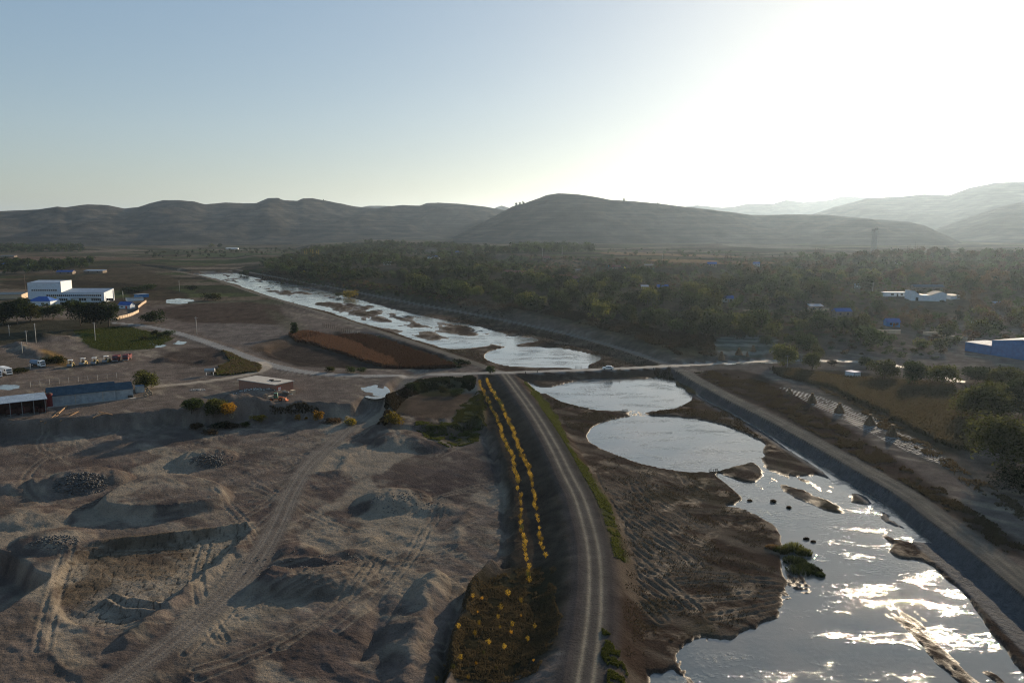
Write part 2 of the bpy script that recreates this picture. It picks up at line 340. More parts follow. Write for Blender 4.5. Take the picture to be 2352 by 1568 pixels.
def ground_mat():
    m, n, out = newmat('ground'); L = n.links
    a = nd(n, 'ShaderNodeAttribute', _attribute_name='Col'); tc = n.nodes.new('ShaderNodeTexCoord'); v = tc.outputs['Object']
    n1 = noise(n, v, 3.5, 5, .7); n2 = noise(n, v, .22, 4, .6)
    c = mixrgb(n, a.outputs['Color'], ramp(n, n1, [(.3, g3(.45)), (.47, g3(.95)), (.62, g3(1.0)), (.75, g3(1.35))]), 1.0, 'MULTIPLY')
    r2 = ramp(n, n2, [(.3, g3(.72)), (.7, g3(1.0))])
    c = mixrgb(n, c, r2, 1.0, 'MULTIPLY')
    p = nd(n, 'ShaderNodeBsdfPrincipled'); L.new(c, p.inputs['Base Color']); L.new(a.outputs['Alpha'], p.inputs['Roughness'])
    p.inputs['Specular IOR Level'].default_value = .5
    h1 = noise(n, v, 1.6, 6, .65); h2 = noise(n, v, 9, 3, .6)
    b1 = nd(n, 'ShaderNodeBump', Strength=.9, Distance=.6); L.new(h1, b1.inputs['Height'])
    b2 = nd(n, 'ShaderNodeBump', Strength=.8, Distance=.14); L.new(h2, b2.inputs['Height']); L.new(b1.outputs[0], b2.inputs['Normal'])
    L.new(b2.outputs[0], p.inputs['Normal'])
    d = nd(n, 'ShaderNodeBsdfDiffuse', Roughness=.6); L.new(c, d.inputs[0]); L.new(b2.outputs[0], d.inputs['Normal'])
    mr = nd(n, 'ShaderNodeMapRange', From_Min=.85, From_Max=.35, To_Min=0, To_Max=.8); L.new(a.outputs['Alpha'], mr.inputs[0])
    mx = nd(n, 'ShaderNodeMixShader'); L.new(mr.outputs[0], mx.inputs[0]); L.new(d.outputs[0], mx.inputs[1]); L.new(p.outputs[0], mx.inputs[2])
    L.new(mx.outputs[0], out.inputs[0]); return m
def water_mat():
    m, n, out = newmat('water'); L = n.links
    tc = n.nodes.new('ShaderNodeTexCoord'); v = tc.outputs['Object']
    p = nd(n, 'ShaderNodeBsdfPrincipled', Roughness=.05, IOR=1.8)
    L.new(ramp(n, noise(n, v, .06, 3, .5), [(.35, (.07, .085, .085)), (.7, (.15, .14, .12))]), p.inputs['Base Color'])
    mp = nd(n, 'ShaderNodeMapping'); L.new(v, mp.inputs[0]); mp.inputs['Rotation'].default_value = (0, 0, .5); mp.inputs['Scale'].default_value = (1, 2.2, 1)
    wind = ramp(n, noise(n, mp.outputs[0], .07, 6, .7), [(.50, g3(0.10)), (.66, g3(1.0))])
    spk = ramp(n, noise(n, v, 1.1, 2, .6), [(.42, g3(.12)), (.60, g3(1))]); wm = nd(n, 'ShaderNodeMath', _operation='MULTIPLY'); L.new(wind, wm.inputs[0]); L.new(spk, wm.inputs[1])
    h1 = noise(n, v, 3.0, 4, .75); h2 = noise(n, mp.outputs[0], .7, 2, .5)
    mu = nd(n, 'ShaderNodeMath', _operation='MULTIPLY'); L.new(wm.outputs[0], mu.inputs[0]); L.new(h1, mu.inputs[1])
    b1 = nd(n, 'ShaderNodeBump', Strength=1.0, Distance=.10); L.new(mu.outputs[0], b1.inputs['Height'])
    b2 = nd(n, 'ShaderNodeBump', Strength=1.0, Distance=.012); L.new(h2, b2.inputs['Height']); L.new(b1.outputs[0], b2.inputs['Normal'])
    L.new(b2.outputs[0], p.inputs['Normal']); L.new(p.outputs[0], out.inputs[0]); return m
def hill_mat():
    m, n, out = newmat('hill'); L = n.links
    tc = n.nodes.new('ShaderNodeTexCoord'); v = tc.outputs['Object']
    c = ramp(n, noise(n, v, .012, 8, .62), [(.32, (.030, .032, .030)), (.5, (.055, .052, .046)), (.68, (.10, .088, .072))])
    mp = nd(n, 'ShaderNodeMapping'); L.new(v, mp.inputs[0]); mp.inputs['Scale'].default_value = (.02, .02, 1)
    c2 = ramp(n, noise(n, mp.outputs[0], .22, 3, .6), [(.45, g3(.75)), (.5, g3(1.)), (.62, g3(1.15))])
    c = mixrgb(n, c, c2, 1.0, 'MULTIPLY')
    p = nd(n, 'ShaderNodeBsdfDiffuse', Roughness=.5); L.new(c, p.inputs[0])
    b = nd(n, 'ShaderNodeBump', Strength=.6, Distance=6.0); L.new(noise(n, v, .03, 7, .65), b.inputs['Height'])
    L.new(b.outputs[0], p.inputs['Normal']); L.new(p.outputs[0], out.inputs[0]); return m
GM = ground_mat(); WM = water_mat(); HM = hill_mat()
def npmesh(name, V, Fq, mat, col=None, smooth=True, nside=4):
    me = bpy.data.meshes.new(name); V = np.asarray(V, np.float32); Fq = np.asarray(Fq, np.int32)
    me.vertices.add(len(V)); me.vertices.foreach_set('co', V.ravel())
    me.loops.add(Fq.size); me.loops.foreach_set('vertex_index', Fq.ravel())
    me.polygons.add(len(Fq)); me.polygons.foreach_set('loop_start', np.arange(0, Fq.size, nside, dtype=np.int32))
    me.update(calc_edges=True)
    if smooth: me.polygons.foreach_set('use_smooth', np.ones(len(Fq), bool))
    if col is not None:
        a = me.color_attributes.new('Col', 'FLOAT_COLOR', 'POINT'); a.data.foreach_set('color', np.asarray(col, np.float32).ravel())
    me.materials.append(mat); me.validate(); return me
def link(name, me, parent=None, **kw):
    o = bpy.data.objects.new(name, me); sc.collection.objects.link(o)
    if parent: o.parent = parent
    for k, v in kw.items():
        if v: o[k] = v
    return o
# ---------------------------------------------------------------- ground colours (albedo, roughness)
SOIL = np.array((.205, .165, .137)); DARK = np.array((.08, .063, .054)); SANDC = np.array((.40, .335, .25)); DRYG = np.array((.085, .068, .038))
def Pp(p, z=0, n=1): return chaikin(UP(p, z), n)
PAINT = [   # polygon, colour, feather, strength
 (Pp([(-200,740),(60,735),(260,730),(270,760),(200,765),(60,790),(-200,800)]), (.05,.048,.03), 6, .9),
 (Pp([(165,757),(290,748),(400,775),(350,800),(240,806),(205,795)]), (.055,.085,.02), 2, .95),
 (Pp([(-200,800),(40,815),(110,850),(-200,870)]), (.12,.10,.08), 4, .7),
 (Pp([(90,800),(130,805),(170,840),(150,845),(100,825)]), (.24,.15,.05), 2, .8),
 (Pp([(300,700),(640,690),(680,760),(640,790),(560,800),(470,775),(380,745),(300,735)]), (.17,.135,.115), 4, .8),
 (Pp([(360,700),(640,690),(660,745),(560,745),(380,737)]), (.085,.06,.045), 3, .85),
 (Pp([(420,742),(600,742),(665,752),(690,775),(600,796),(520,790)]), (.19,.16,.14), 2, .9),
 (Pp([(335,835),(400,800),(500,795),(530,815),(520,835),(450,842),(400,830)]), (.075,.055,.045), 3, .8),
 (Pp([(500,793),(520,800),(595,845),(590,855),(500,862),(480,858),(530,830)]), (.055,.06,.028), 2, .9),
 (Pp([(585,812),(640,786),(820,757),(1120,850),(700,850),(640,832)],-1), (.062,.047,.038), 2, .95),
 (Pp([(560,795),(660,770),(690,778),(600,812)]), (.14,.10,.07), 2, .8),
 (Pp([(665,772),(760,770),(850,775),(930,800),(1040,852),(960,856),(860,830),(760,800),(670,790)],-2), (.07,.04,.025), 3, .9),
 (Pp([(600,700),(690,740),(720,770),(680,775),(640,745)]), (.13,.12,.08), 4, .6),
 (Pp([(930,905),(1060,905),(1095,900),(1040,970),(915,972)],-2.5), (.115,.082,.058), 1.5, .95),
 (Pp([(1100,900),(1118,960),(1115,985),(1025,975)],-2.5), (.05,.06,.02), 1.5, .9),
 (Pp([(950,975),(1100,985),(1100,1010),(1020,1025),(970,1000)],-4), (.055,.06,.02), 2, .85),
 (Pp([(880,940),(930,905),(945,890),(925,960),(890,975)],-2), (.07,.055,.035), 1.5, .9),
 (Pp([(945,880),(1090,875),(1060,905),(960,908)],-2), (.05,.055,.025), 2, .85),
 (Pp([(1095,865),(1130,868),(1170,900),(1220,985),(1290,1110),(1310,1220),(1310,1400),(1280,1568),(1000,1568),(1080,1340),(1170,1300),(1160,1120),(1118,985)],-3.5), (.07,.055,.04), 2, .9),
 (Pp([(1090,1330),(1170,1310),(1270,1300),(1290,1400),(1250,1568),(1010,1568),(1050,1430)],-3.5), (.052,.045,.024), 3, .9),
 (Pp([(1204,878),(1219,896),(1243,946),(1276,1021),(1326,1096),(1366,1164),(1388,1219),(1402,1274),(1415,1292),(1440,1292),(1440,1274),(1420,1219),(1409,1164),(1366,1096),(1306,1021),(1276,946),(1238,896),(1212,874)],-1.5), (.075,.095,.02), 1.2, .95),
 (Pp([(1385,1480),(1425,1500),(1435,1568),(1380,1568)],-2), (.04,.05,.018), 2, .9),
 (Pp([(110,1322),(215,1250),(470,1226),(566,1209),(582,1222),(536,1260),(429,1348),(270,1330),(165,1405)],-5.4), (.19,.145,.10), 1, .9),
 (Pp([(165,1405),(270,1330),(400,1325),(440,1340),(355,1411),(250,1445),(150,1430)],-5.4), (.29,.25,.20), 1.5, .85),
 (Pp([(780,1200),(900,1160),(1000,1180),(930,1240),(880,1290),(800,1370),(720,1390),(560,1450),(400,1568),(330,1568),(560,1400),(700,1330),(830,1300),(840,1250)],-4.5), (.30,.255,.19), 3, .6),
 (Pp([(880,1260),(960,1255),(985,1290),(960,1330),(890,1330)],-4.5), (.12,.08,.065), 1.5, .8),
 (Pp([(560,1480),(800,1400),(900,1450),(930,1568),(500,1568)],-4.5), (.115,.088,.078), 5, .8),
 (Pp([(1560,870),(1620,850),(1730,850),(1830,905),(1960,990),(2110,1090),(2235,1180),(2352,1250),(2352,1300),(2200,1200),(2000,1070),(1700,910)],-.3), (.055,.036,.026), 2, .9),
 (Pp([(1770,880),(1900,900),(2030,960),(2200,1050),(2300,1120),(2230,1110),(2090,1040),(1960,965),(1860,915)]), (.12,.11,.095), 2, .9),
 (Pp([(1760,845),(1950,850),(2190,880),(2240,960),(2240,1050),(2100,1030),(1990,950),(1880,890)]), (.075,.055,.03), 3, .85),
 (Pp([(1640,795),(1700,785),(1790,790),(1780,825),(1640,828)]), (.085,.10,.08), 2, .9),
 (Pp([(1560,790),(1640,795),(1640,832),(1540,828),(1400,775),(1180,722),(1180,715),(1420,765)]), (.06,.055,.028), 4, .7),
] + [(Pp(p, z), c, f, .9) for p, z, c, f in [
 ([(1185,592),(1330,598),(1345,603),(1200,600)],16,(.30,.19,.11),4), ([(1375,578),(1560,582),(1700,588),(1700,592),(1500,588),(1385,584)],16,(.28,.18,.11),6),
 ([(1480,594),(1650,597),(1640,603),(1500,602)],16,(.30,.19,.10),5), ([(1400,588),(1560,590),(1640,594),(1500,596),(1420,594)],16,(.15,.13,.07),5), ([(1600,600),(1780,600),(1780,606),(1620,606)],16,(.24,.15,.09),5),
 ([(1640,566),(1800,572),(1900,578),(1900,582),(1700,578)],8,(.22,.19,.15),8), ([(310,590),(520,596),(700,600),(640,606),(420,603)],1,(.045,.06,.024),8), ([(430,582),(700,580),(700,586),(470,588)],1,(.08,.10,.045),10),
 ([(0,585),(250,586),(420,590),(300,594),(0,592)],1,(.15,.10,.07),8), ([(80,596),(300,600),(420,606),(260,606),(80,600)],1,(.04,.045,.024),6), ([(0,596),(70,598),(130,604),(0,606)],1,(.07,.09,.04),6),
 ([(240,615),(300,612),(430,640),(400,660),(260,660),(150,640)],1,(.085,.065,.042),6), ([(280,655),(430,668),(440,690),(300,690)],0,(.07,.052,.036),4), ([(0,640),(240,645),(420,664),(300,670),(0,655)],0,(.05,.04,.028),5)]]
STRIPES = Pp([(1770,880),(1900,915),(2030,965),(2160,1040),(2240,1095),(2090,1040),(1960,975),(1860,925)])
CRACK = Pp([(110,1322),(215,1250),(470,1226),(566,1209),(582,1222),(536,1260),(429,1348),(355,1411),(250,1445),(150,1430)],-5.4)
def colours(x, y, H, M):
    n = len(x); C = np.tile(SOIL, (n, 1)); R = np.full(n, .9)
    a = fbm(x, y, 40, 4, 70); b = fbm(x, y, 9, 4, 71); c = fbm(x+y, y*.4, 5, 4, 72)
    C = mixc(C, .5*sstep(b, 0, .5), DARK*1.5); C = mixc(C, .55*sstep(c, .15, .5), SANDC)
    far = sstep(y, 520, 700)
    # patchwork of small fields on the far plain
    th = .12; u = (x*cos(th)+y*sin(th))/95 + .6*fbm(x, y, 400, 2, 73); v = (-x*sin(th)+y*cos(th))/46 + .8*fbm(x, y, 300, 2, 74)
    ui = np.floor(u+.37*np.floor(v)).astype(np.int64); vi = np.floor(v).astype(np.int64); r = _h(ui, vi, 5); r2 = _h(ui, vi, 9)
    pal = np.array([(.05,.06,.026),(.085,.07,.045),(.13,.10,.07),(.042,.042,.024),(.07,.085,.033),(.17,.135,.10),(.055,.045,.03),(.10,.075,.045)])
    FC = pal[(r*7.99).astype(int)]*(.8+.4*r2)[:, None]
    C = mixc(C, far*.92, 0) + FC*(far*.92)[:, None] if False else C*(1-far*.92)[:, None]+FC*(far*.92)[:, None]
    # village slope: leaf litter and scrub
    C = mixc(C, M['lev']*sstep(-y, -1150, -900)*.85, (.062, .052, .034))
    wx = x+1.5*fbm(x, y, 6, 3, 75); wy = y+1.5*fbm(x, y, 6, 3, 76)
    for P, col, f, st in PAINT:
        s = sdpoly(wx, wy, P, f+2); wgt = sstep(s, -f, f)*st; C = mixc(C, wgt, np.array(col)*(1+.0))
    C = C*(1+.35*b)[:, None]*(1+.4*fbm(x, y, 3.2, 4, 98, .65))[:, None]
    # scrub on steep or low banks
    # river bed
    riv = M['riv']; bedc = np.tile(np.array((.085, .058, .042)), (n, 1)); bedc = mixc(bedc, .6*sstep(c, -.05, .4), (.24, .19, .14)); bedc = mixc(bedc, .7*M['mud'], (.23, .175, .125)); R = R-.17*riv*sstep(-H, 1.7, 2.0)*sstep(fbm(x, y, 5, 5, 47, .65), .0, .4)
    bedc = mixc(bedc, .5*sstep(fbm(x, y, 12, 4, 77), .1, .4), (.065, .055, .028))
    C = C*(1-riv)[:, None]+bedc*riv[:, None]
    wet = riv*sstep(-H, 2.15, 2.6)
    C = C*(1-.45*wet)[:, None]; R = R*(1-wet)+.32*wet
    for P, e in ((Pp([(1204,878),(1219,896),(1243,946),(1276,1021),(1326,1096),(1366,1164),(1388,1219),(1402,1274),(1415,1292),(1440,1292),(1440,1274),(1420,1219),(1409,1164),(1366,1096),(1306,1021),(1276,946),(1238,896),(1212,874)],-1.3), 0),):
        s = sdpoly(x+.8*fbm(x, y, 3, 3, 78), y+.8*fbm(x, y, 3, 3, 79), P, 3); gw = sstep(s, -1, 1)
        C = mixc(C, gw*.9, np.array((.065, .078, .02))); C = mixc(C, gw*.55*sstep(b, -.1, .4), (.16, .12, .03)); R = R*(1-gw)+.9*gw
    # excavation: bands left by the digger
    pit = M['z0']; C = mixc(C, pit*.6*sstep(a, -.1, .25), (.105, .076, .068)); C = mixc(C, pit*.5*sstep(fbm(x+9, y-40, 22, 4, 99), .1, .35), (.075, .058, .056)); C = mixc(C, pit*.6*sstep(fbm(x-90, y*.7+30, 18, 5, 96), .16, .3), (.44, .37, .28))
    C = mixc(C, pit*.5*sstep(fbm(x*.6+y*.8, y*.3-x*.3, 4, 4, 80), .2, .55), (.36, .30, .23))
    C = mixc(C, np.clip(M['rut']*.55, 0, 1), (.36, .30, .23))
    s = sdpoly(x, y, CRACK, 2); cr = sstep(s, -.5, .5)
    if cr.any():
        X = x+1.3*fbm(x, y, 4, 2, 81); Y = y+1.3*fbm(x, y, 4, 2, 82); d1 = np.full(n, 9.); d2 = np.full(n, 9.)
        m = cr > 0; X = X[m]/2.4; Y = Y[m]/2.4; xi = np.floor(X).astype(np.int64); yi = np.floor(Y).astype(np.int64); e1 = np.full(X.shape, 9.); e2 = np.full(X.shape, 9.)
        for i in (-1, 0, 1):
            for j in (-1, 0, 1):
                qx = xi+i+_h(xi+i, yi+j, 1); qy = yi+j+_h(xi+i, yi+j, 2); d = np.hypot(X-qx, Y-qy)
                e2 = np.where(d < e1, e1, np.minimum(e2, d)); e1 = np.minimum(e1, d)
        k = np.zeros(n); k[m] = 1-sstep(e2-e1, .0, .10); C = mixc(C, cr*k*.75, (.05, .035, .025)); M['crack'] = cr*k
    # plastic mulch rows
    s = sdpoly(x, y, STRIPES, 2); sw = sstep(s, -.5, .5); d, al, sd = dline(x, y, UP([(1700,850),(1870,910),(2000,975),(2120,1045),(2250,1110)]), 60, side=True)
    row = sstep(np.sin(d*sd*2*pi/1.25), .05, .5)*sstep(fbm(x, y, 2.5, 3, 83), -.55, -.1); C = mixc(C, sw*row*.8, (.34, .35, .35)); R = R*(1-sw*row)+.62*sw*row
    s = sdpoly(x, y, Pp([(1640,795),(1700,785),(1790,790),(1780,825),(1640,828)]), 2); sw = sstep(s, -.5, .5); row = sstep(np.sin((y*.97+x*.2)*2*pi/2.6), .2, .6); C = mixc(C, sw*row*.5, (.3, .31, .29))
    # roads
    along = fbm(M['aLS'], M['dLS']*6, 5, 3, 84)
    def road(d, hw, col=None, wgt=1., soft=.5): return sstep(-d, -hw-soft, -hw+soft)*wgt
    C = mixc(C, (1-sstep(M['dLS'], 3.2, 5.0))*.8, (.10, .085, .078)); k = road(M['dLS'], 2.1); C = mixc(C, k, (.15, .128, .108)); ru = np.exp(-((M['dLS']-1.0)/.34)**2); C = mixc(C, k*ru*.85, (.44, .37, .27)); C = mixc(C, k*.25*sstep(along, 0, .5), (.2, .17, .14))
    k = road(M['dLN'], 2.2); C = mixc(C, k*.95, (.25, .215, .17))
    k = road(M['dRN'], 2.2); C = mixc(C, k*.95, (.22, .205, .18)); C = mixc(C, k*.4*np.exp(-((M['dRN'])/.7)**2), (.13, .12, .10))
    k = road(M['dRS'], 2.7, None, 1, .2); al = fbm(M['aRS']*.12, M['dRS']*M['sRS']*2.2, 1.0, 3, 85)
    C = mixc(C, k, (.19, .168, .14)); C = mixc(C, k*.7*sstep(al, 0, .45), (.34, .285, .215)); ru = np.exp(-((M['dRS']-1.0)/.35)**2); C = mixc(C, k*ru*.4, (.34, .29, .22))
    # stone pitching on the river side of the right bank
    sp = sstep(M['dRS'], 2.85, 3.05)*(M['riv'])*sstep(H, -2.62, -2.45)*(M['dRS'] < 11)*sstep(-M['aRS'], -400, -1)
    sp = sp*sstep(-M['dRS'], -9.8, -9.0)
    blk = _h(np.floor(M['aRS']/.8+x*0).astype(np.int64), np.floor(M['dRS']/.6).astype(np.int64), 3)
    C = mixc(C, sp, (.12, .125, .135)); C = C*(1-sp*.35*(blk-.3))[:, None]; M['stone'] = sp; R = R*(1-sp)+.75*sp
    k = road(M['dRO'], 3.0, None, 1, .25); C = mixc(C, k, (.27, .262, .25)); C = C*(1-k*.15*sstep(b, 0, .5))[:, None]; R = R*(1-k)+.6*k
    k = (1-sstep(M['dTR'], 1.8, 3.2))*(M['aTR'] > 3); C = mixc(C, k*.8, (.21, .178, .15)); ru = np.exp(-((M['dTR']-.9)/.3)**2)+.7*np.exp(-((M['dTR']-1.7)/.2)**2); C = mixc(C, k*np.clip(ru, 0, 1)*.7, (.33, .285, .235))
    k = (1-sstep(M['dSA'], 1.6, 3.0)); C = mixc(C, k*.95, (.55, .46, .36))
    k = np.exp(-((M['dT2']-.9)/.35)**2); C = mixc(C, k*.6, (.33, .28, .22))
    k = 1-sstep(M['dC'], 1.5, 3); C = mixc(C, k, (.24, .22, .19))
    C = C*(1+.10*fbm(x, y, 1.2, 3, 90))[:, None]
    return np.column_stack([np.clip(C, .01, .9), R])
# ---------------------------------------------------------------- the ground sheet
DETAIL = 1.0
r = 58.0; rs = []
while r < 3400:
    rs.append(r); r += max(min(r*r/(60*796)*1.0/DETAIL, 9.0/DETAIL), .16)
rs += [3500, 3700, 4000, 5000, 7000, 11000, 20000]; rs = np.array(rs)
na = int(1150*DETAIL); az = np.linspace(-1, 1, na); az = radians(40)*az*(1+.35*az*az*np.abs(az)**3)
XX = rs[:, None]*np.sin(az)[None]; YY = rs[:, None]*np.cos(az)[None]; nr = len(rs)
x = XX.ravel(); y = YY.ravel(); H = np.empty(x.shape); CO = np.empty((len(x), 4)); MK = {k: np.empty(x.shape) for k in ('dLS','dLN','dRS','dRN','dRO','stone','riv')}
for i in range(0, nr, 160):
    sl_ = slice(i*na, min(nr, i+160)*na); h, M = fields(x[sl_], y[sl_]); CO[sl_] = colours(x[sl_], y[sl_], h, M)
    if 'crack' in M: h = h-.12*M['crack']
    H[sl_] = h
    for k in MK: MK[k][sl_] = M[k]
V = np.column_stack([x, y, H])
ii = (np.arange(nr-1)[:, None]*na+np.arange(na-1)[None]).ravel(); FA = np.column_stack([ii, ii+1, ii+na+1, ii+na])
def fm(a): return a[ii+na]*.5+a[ii+1]*.5
lab = np.zeros(len(ii), int)
lab[fm(MK['stone']) > .5] = 4
lab[(fm(MK['dLS']) < 3.0) | (fm(MK['dLN']) < 2.2)] = 1; lab[(fm(MK['dRS']) < 2.7) | (fm(MK['dRN']) < 2.2)] = 2; lab[fm(MK['dRO']) < 3.0] = 3
lab[(lab == 0) & (fm(MK['riv']) > .5)] = 5
for k, nm, lb, ct in ((0, 'ground', 'bare brown earth of the valley with worked pits and fields', 'ground'), (1, 'dirt_road', 'dirt track with two pale wheel ruts on the left river bank', 'road'), (2, 'dirt_road', 'pale dirt road along the right river bank', 'road'),
                  (3, 'road', 'grey road crossing the valley and the river', 'road'), (4, 'embankment', 'blue grey stone pitching between right bank road and water', 'embankment'), (5, 'riverbed', 'brown mud flats and bars of the river bed', 'riverbed')):
    f = FA[lab == k]; u, inv = np.unique(f, return_inverse=True)
    me = npmesh(nm, V[u], inv.reshape(-1, 4), GM, CO[u]); link(nm, me, kind='structure', label=lb, category=ct)
HG = H.reshape(nr, na)
def HL(x, y):
    x = np.asarray(x, float); y = np.asarray(y, float); rr_ = np.hypot(x, y); aa = np.arctan2(x, y)
    fi = np.clip(np.interp(rr_, rs, np.arange(nr)), 0, nr-1.001); fj = np.clip(np.interp(aa, az, np.arange(na)), 0, na-1.001)
    i = fi.astype(int); j = fj.astype(int); u = fi-i; v = fj-j
    return (HG[i, j]*(1-u)*(1-v)+HG[i+1, j]*u*(1-v)+HG[i, j+1]*(1-u)*v+HG[i+1, j+1]*u*v)
def hgt(x, y): return float(HL([x], [y])[0])
def GV(pts):
    pts = np.array(pts, float); n = len(pts); zz = np.full(n, np.nan); prev = np.full(n, 18.0); hp = np.zeros(n)
    for z0 in np.arange(18, -7, -.25):
        q = np.array([U(a, b, z0) for a, b in pts]); h = HL(q[:, 0], q[:, 1]); m = np.isnan(zz) & (h >= z0)
        zz[m] = z0+.125; 
    zz[np.isnan(zz)] = -4; q = np.array([U(a, b, z) for (a, b), z in zip(pts, zz)]); return np.column_stack([q, HL(q[:, 0], q[:, 1])])
def G(px, py): return tuple(GV([(px, py)])[0])
# water: one sheet clipped to the river corridor
def sheet(name, P, z, label):
    bm = bmesh.new(); vs = [bm.verts.new((a, b, z)) for a, b in P]; bm.faces.new(vs); bmesh.ops.triangulate(bm, faces=bm.faces[:]); bmesh.ops.recalc_face_normals(bm, faces=bm.faces[:])
    for f in bm.faces:
        if f.normal.z < 0: f.normal_flip()
    me = bpy.data.meshes.new(name); bm.to_mesh(me); bm.free(); me.materials.append(WM); return link(name, me, kind='structure', label=label, category='water')
def ctr(P):
    P = P[::5] if len(P) > 400 else P
    return P
sheet('river_water', RIVER, ZW, 'shallow river water with ponds and sun glitter')
sheet('stream_water', FARW, ZW, 'thin pale stretch of stream beyond the far causeway')
# ---------------------------------------------------------------- hills
def ridge(name, pts, D, base, back, zb, seed, label, amp=1.0, col=400):
    pts = np.array(pts, float); px = np.linspace(pts[0, 0], pts[-1, 0], col); py = np.interp(px, pts[:, 0], pts[:, 1]); py = py - .4*fbm(px, px*0+seed, 9, 3, seed)
    t = np.concatenate([np.linspace(0, 1, 110), np.linspace(1.05, 1.6, 10)]); VV = []
    a = np.zeros((len(t), col, 3))
    for j in range(col):
        X, Y, Zr = ray(px[j], py[j]); hz = sqrt(X*X+Y*Y); zt = CAMZ + D*Zr/hz; ux, uy = X/hz, Y/hz
        for_b = base(px[j]) if callable(base) else base
        rr = np.where(t <= 1, for_b+(D-for_b)*t, D+(t-1)*back)
        prof = np.where(t <= 1, .30*t+.70*np.sin(t*pi/2)**1.5 if False else t**1.25*(1.9-.9*t**1.2), 1-(t-1)**1.2*.9)
        a[:, j, 0] = ux*rr; a[:, j, 1] = uy*rr; a[:, j, 2] = zb+(zt-zb)*prof
    x = a[..., 0]; y = a[..., 1]; win = (np.sin(np.clip(t, 0, 1)*pi)**.7)[:, None]
    g = 1-abs(fbm(x, y*.5, 420, 5, seed))*2.2; hh = (a[..., 2].max()-zb)
    dz = (g-.5)*.20*hh*amp + fbm(x, y, 130, 4, seed+3)*.06*hh*amp
    z = a[..., 2]+dz*win; st = 9.0; q = z/st; fr = q-np.floor(q); zt_ = (np.floor(q)+sstep(fr, .55, 1))*st
    z = z*(.6)+zt_*.4 if name == 'hill' else z
    z = np.where(t[:, None] <= 1, np.minimum(z, a[..., 2]*0+CAMZ+(np.hypot(x, y))*np.max((a[t.searchsorted(1.)-1, :, 2]-CAMZ)/D*1.0)*1.0+999), z)
    # keep the skyline: nothing in front rises above the crest as drawn
    el = (a[109, :, 2]-CAMZ)/D; lim = CAMZ+np.hypot(x, y)*el[None, :]-1.0
    z[:109] = np.minimum(z[:109], lim[:109]); z[109] = a[109, :, 2]; a[..., 2] = z
    i = (np.arange(len(t)-1)[:, None]*col+np.arange(col-1)[None]).ravel()
    me = npmesh(name, a.reshape(-1, 3), np.column_stack([i, i+1, i+col+1, i+col]), HM); return link(name, me, kind='structure', label=label, category='hill')
LEFT = [(-420,500),(-200,492),(0,485),(50,483),(88,481),(132,474.5),(150,476.5),(162,474.5),(200,469.5),(245,471),(285,479),(317,476),(347,466),(375,460),(412,460),(447,463),(470,469.5),(520,465),(560,467),(588,467),(610,457.5),(616,455),(640,454.5),(642,457),(653,460),(683,461.5),(695,455.5),(718,455.5),(748,461),(783,467.5),(813,474),(868,479),(888,474.5),(925,471),(965,472.5),(980,466.5),(1008,465.5),(1053,468),(1113,474.5),(1153,481.5),(1180,489),(1240,500),(1300,520)]
MID = [(1040,545),(1100,515),(1160,484),(1176,474.5),(1190,470),(1206,466.5),(1236,456),(1256,448),(1283,444),(1326,446.5),(1371,453),(1401,459),(1458,462.5),(1516,468),(1566,474),(1626,481),(1676,487),(1726,494),(1764,494),(1826,492.5),(1901,494),(2001,503),(2086,509.5),(2124,518),(2154,532),(2189,547),(2226,565),(2260,578),(2300,584)]
RA = [(1500,490),(1576,474.5),(1601,471.5),(1658,477),(1688,474.5),(1718,468),(1763,467.5),(1774,469),(1806,459.5),(1844,465),(1909,459.5),(1931,451.5),(1989,454),(2050,462),(2200,470)]
RB = [(1780,510),(1871,491),(1914,476),(1964,463),(1994,455),(2064,452.5),(2121,446.5),(2179,449),(2226,432),(2289,419.5),(2352,418),(2500,415),(2700,430)]
RC = [(2060,560),(2110,541),(2151,524.5),(2214,503),(2289,477),(2352,462),(2480,430),(2700,400)]
FB = [(740,490),(820,478),(848,472.5),(900,473),(930,480)]; FC_ = [(1120,490),(1140,476),(1152,472.5),(1165,476),(1190,486)]
ridge('hill', LEFT, 4300, 2750, 1500, 2, 3, 'long blue grey range with a flat topped knoll at left')
ridge('hill', MID, 2900, 2050, 1500, 4, 23, 'terraced brown hill with a rounded summit at centre')
ridge('far_hill', RA, 8000, 6500, 2500, 0, 43, 'palest low ridge behind the terraced hill', .35, 160)
ridge('far_hill', RB, 5600, 3600, 2500, 0, 53, 'hazy pale mountain rising to the right edge', .35, 200)
ridge('far_hill', RC, 3900, 2500, 2500, 0, 63, 'hazy spur coming in at the right edge', .35, 160)
ridge('far_hill', FB, 7500, 6500, 2500, 0, 73, 'faint ridge in the dip of the left range', 1, 60)
ridge('far_hill', FC_, 7500, 6500, 2500, 0, 83, 'faint peak in the gap between the two ranges', 1, 60)
# ---------------------------------------------------------------- haze
def haze():
    bm = bmesh.new(); bmesh.ops.create_cube(bm, size=1); me = bpy.data.meshes.new('haze'); bm.to_mesh(me); bm.free()
    m, n, out = newmat('haze'); p = nd(n, 'ShaderNodeVolumePrincipled', Density=HAZE_D, Anisotropy=HAZE_G); p.inputs['Color'].default_value = HAZE_C
    n.links.new(p.outputs[0], out.inputs['Volume']); m.cycles.volume_sampling = 'DISTANCE'; me.materials.append(m)
    o = link('haze', me, kind='stuff', label='pale haze filling the valley air', category='haze'); o.scale = (60000, 32000, 620); o.location = (0, 9000, 620/2-12)
HAZE_D = 3.4e-5; HAZE_G = .62; HAZE_C = (.60, .78, 1, 1)
haze()
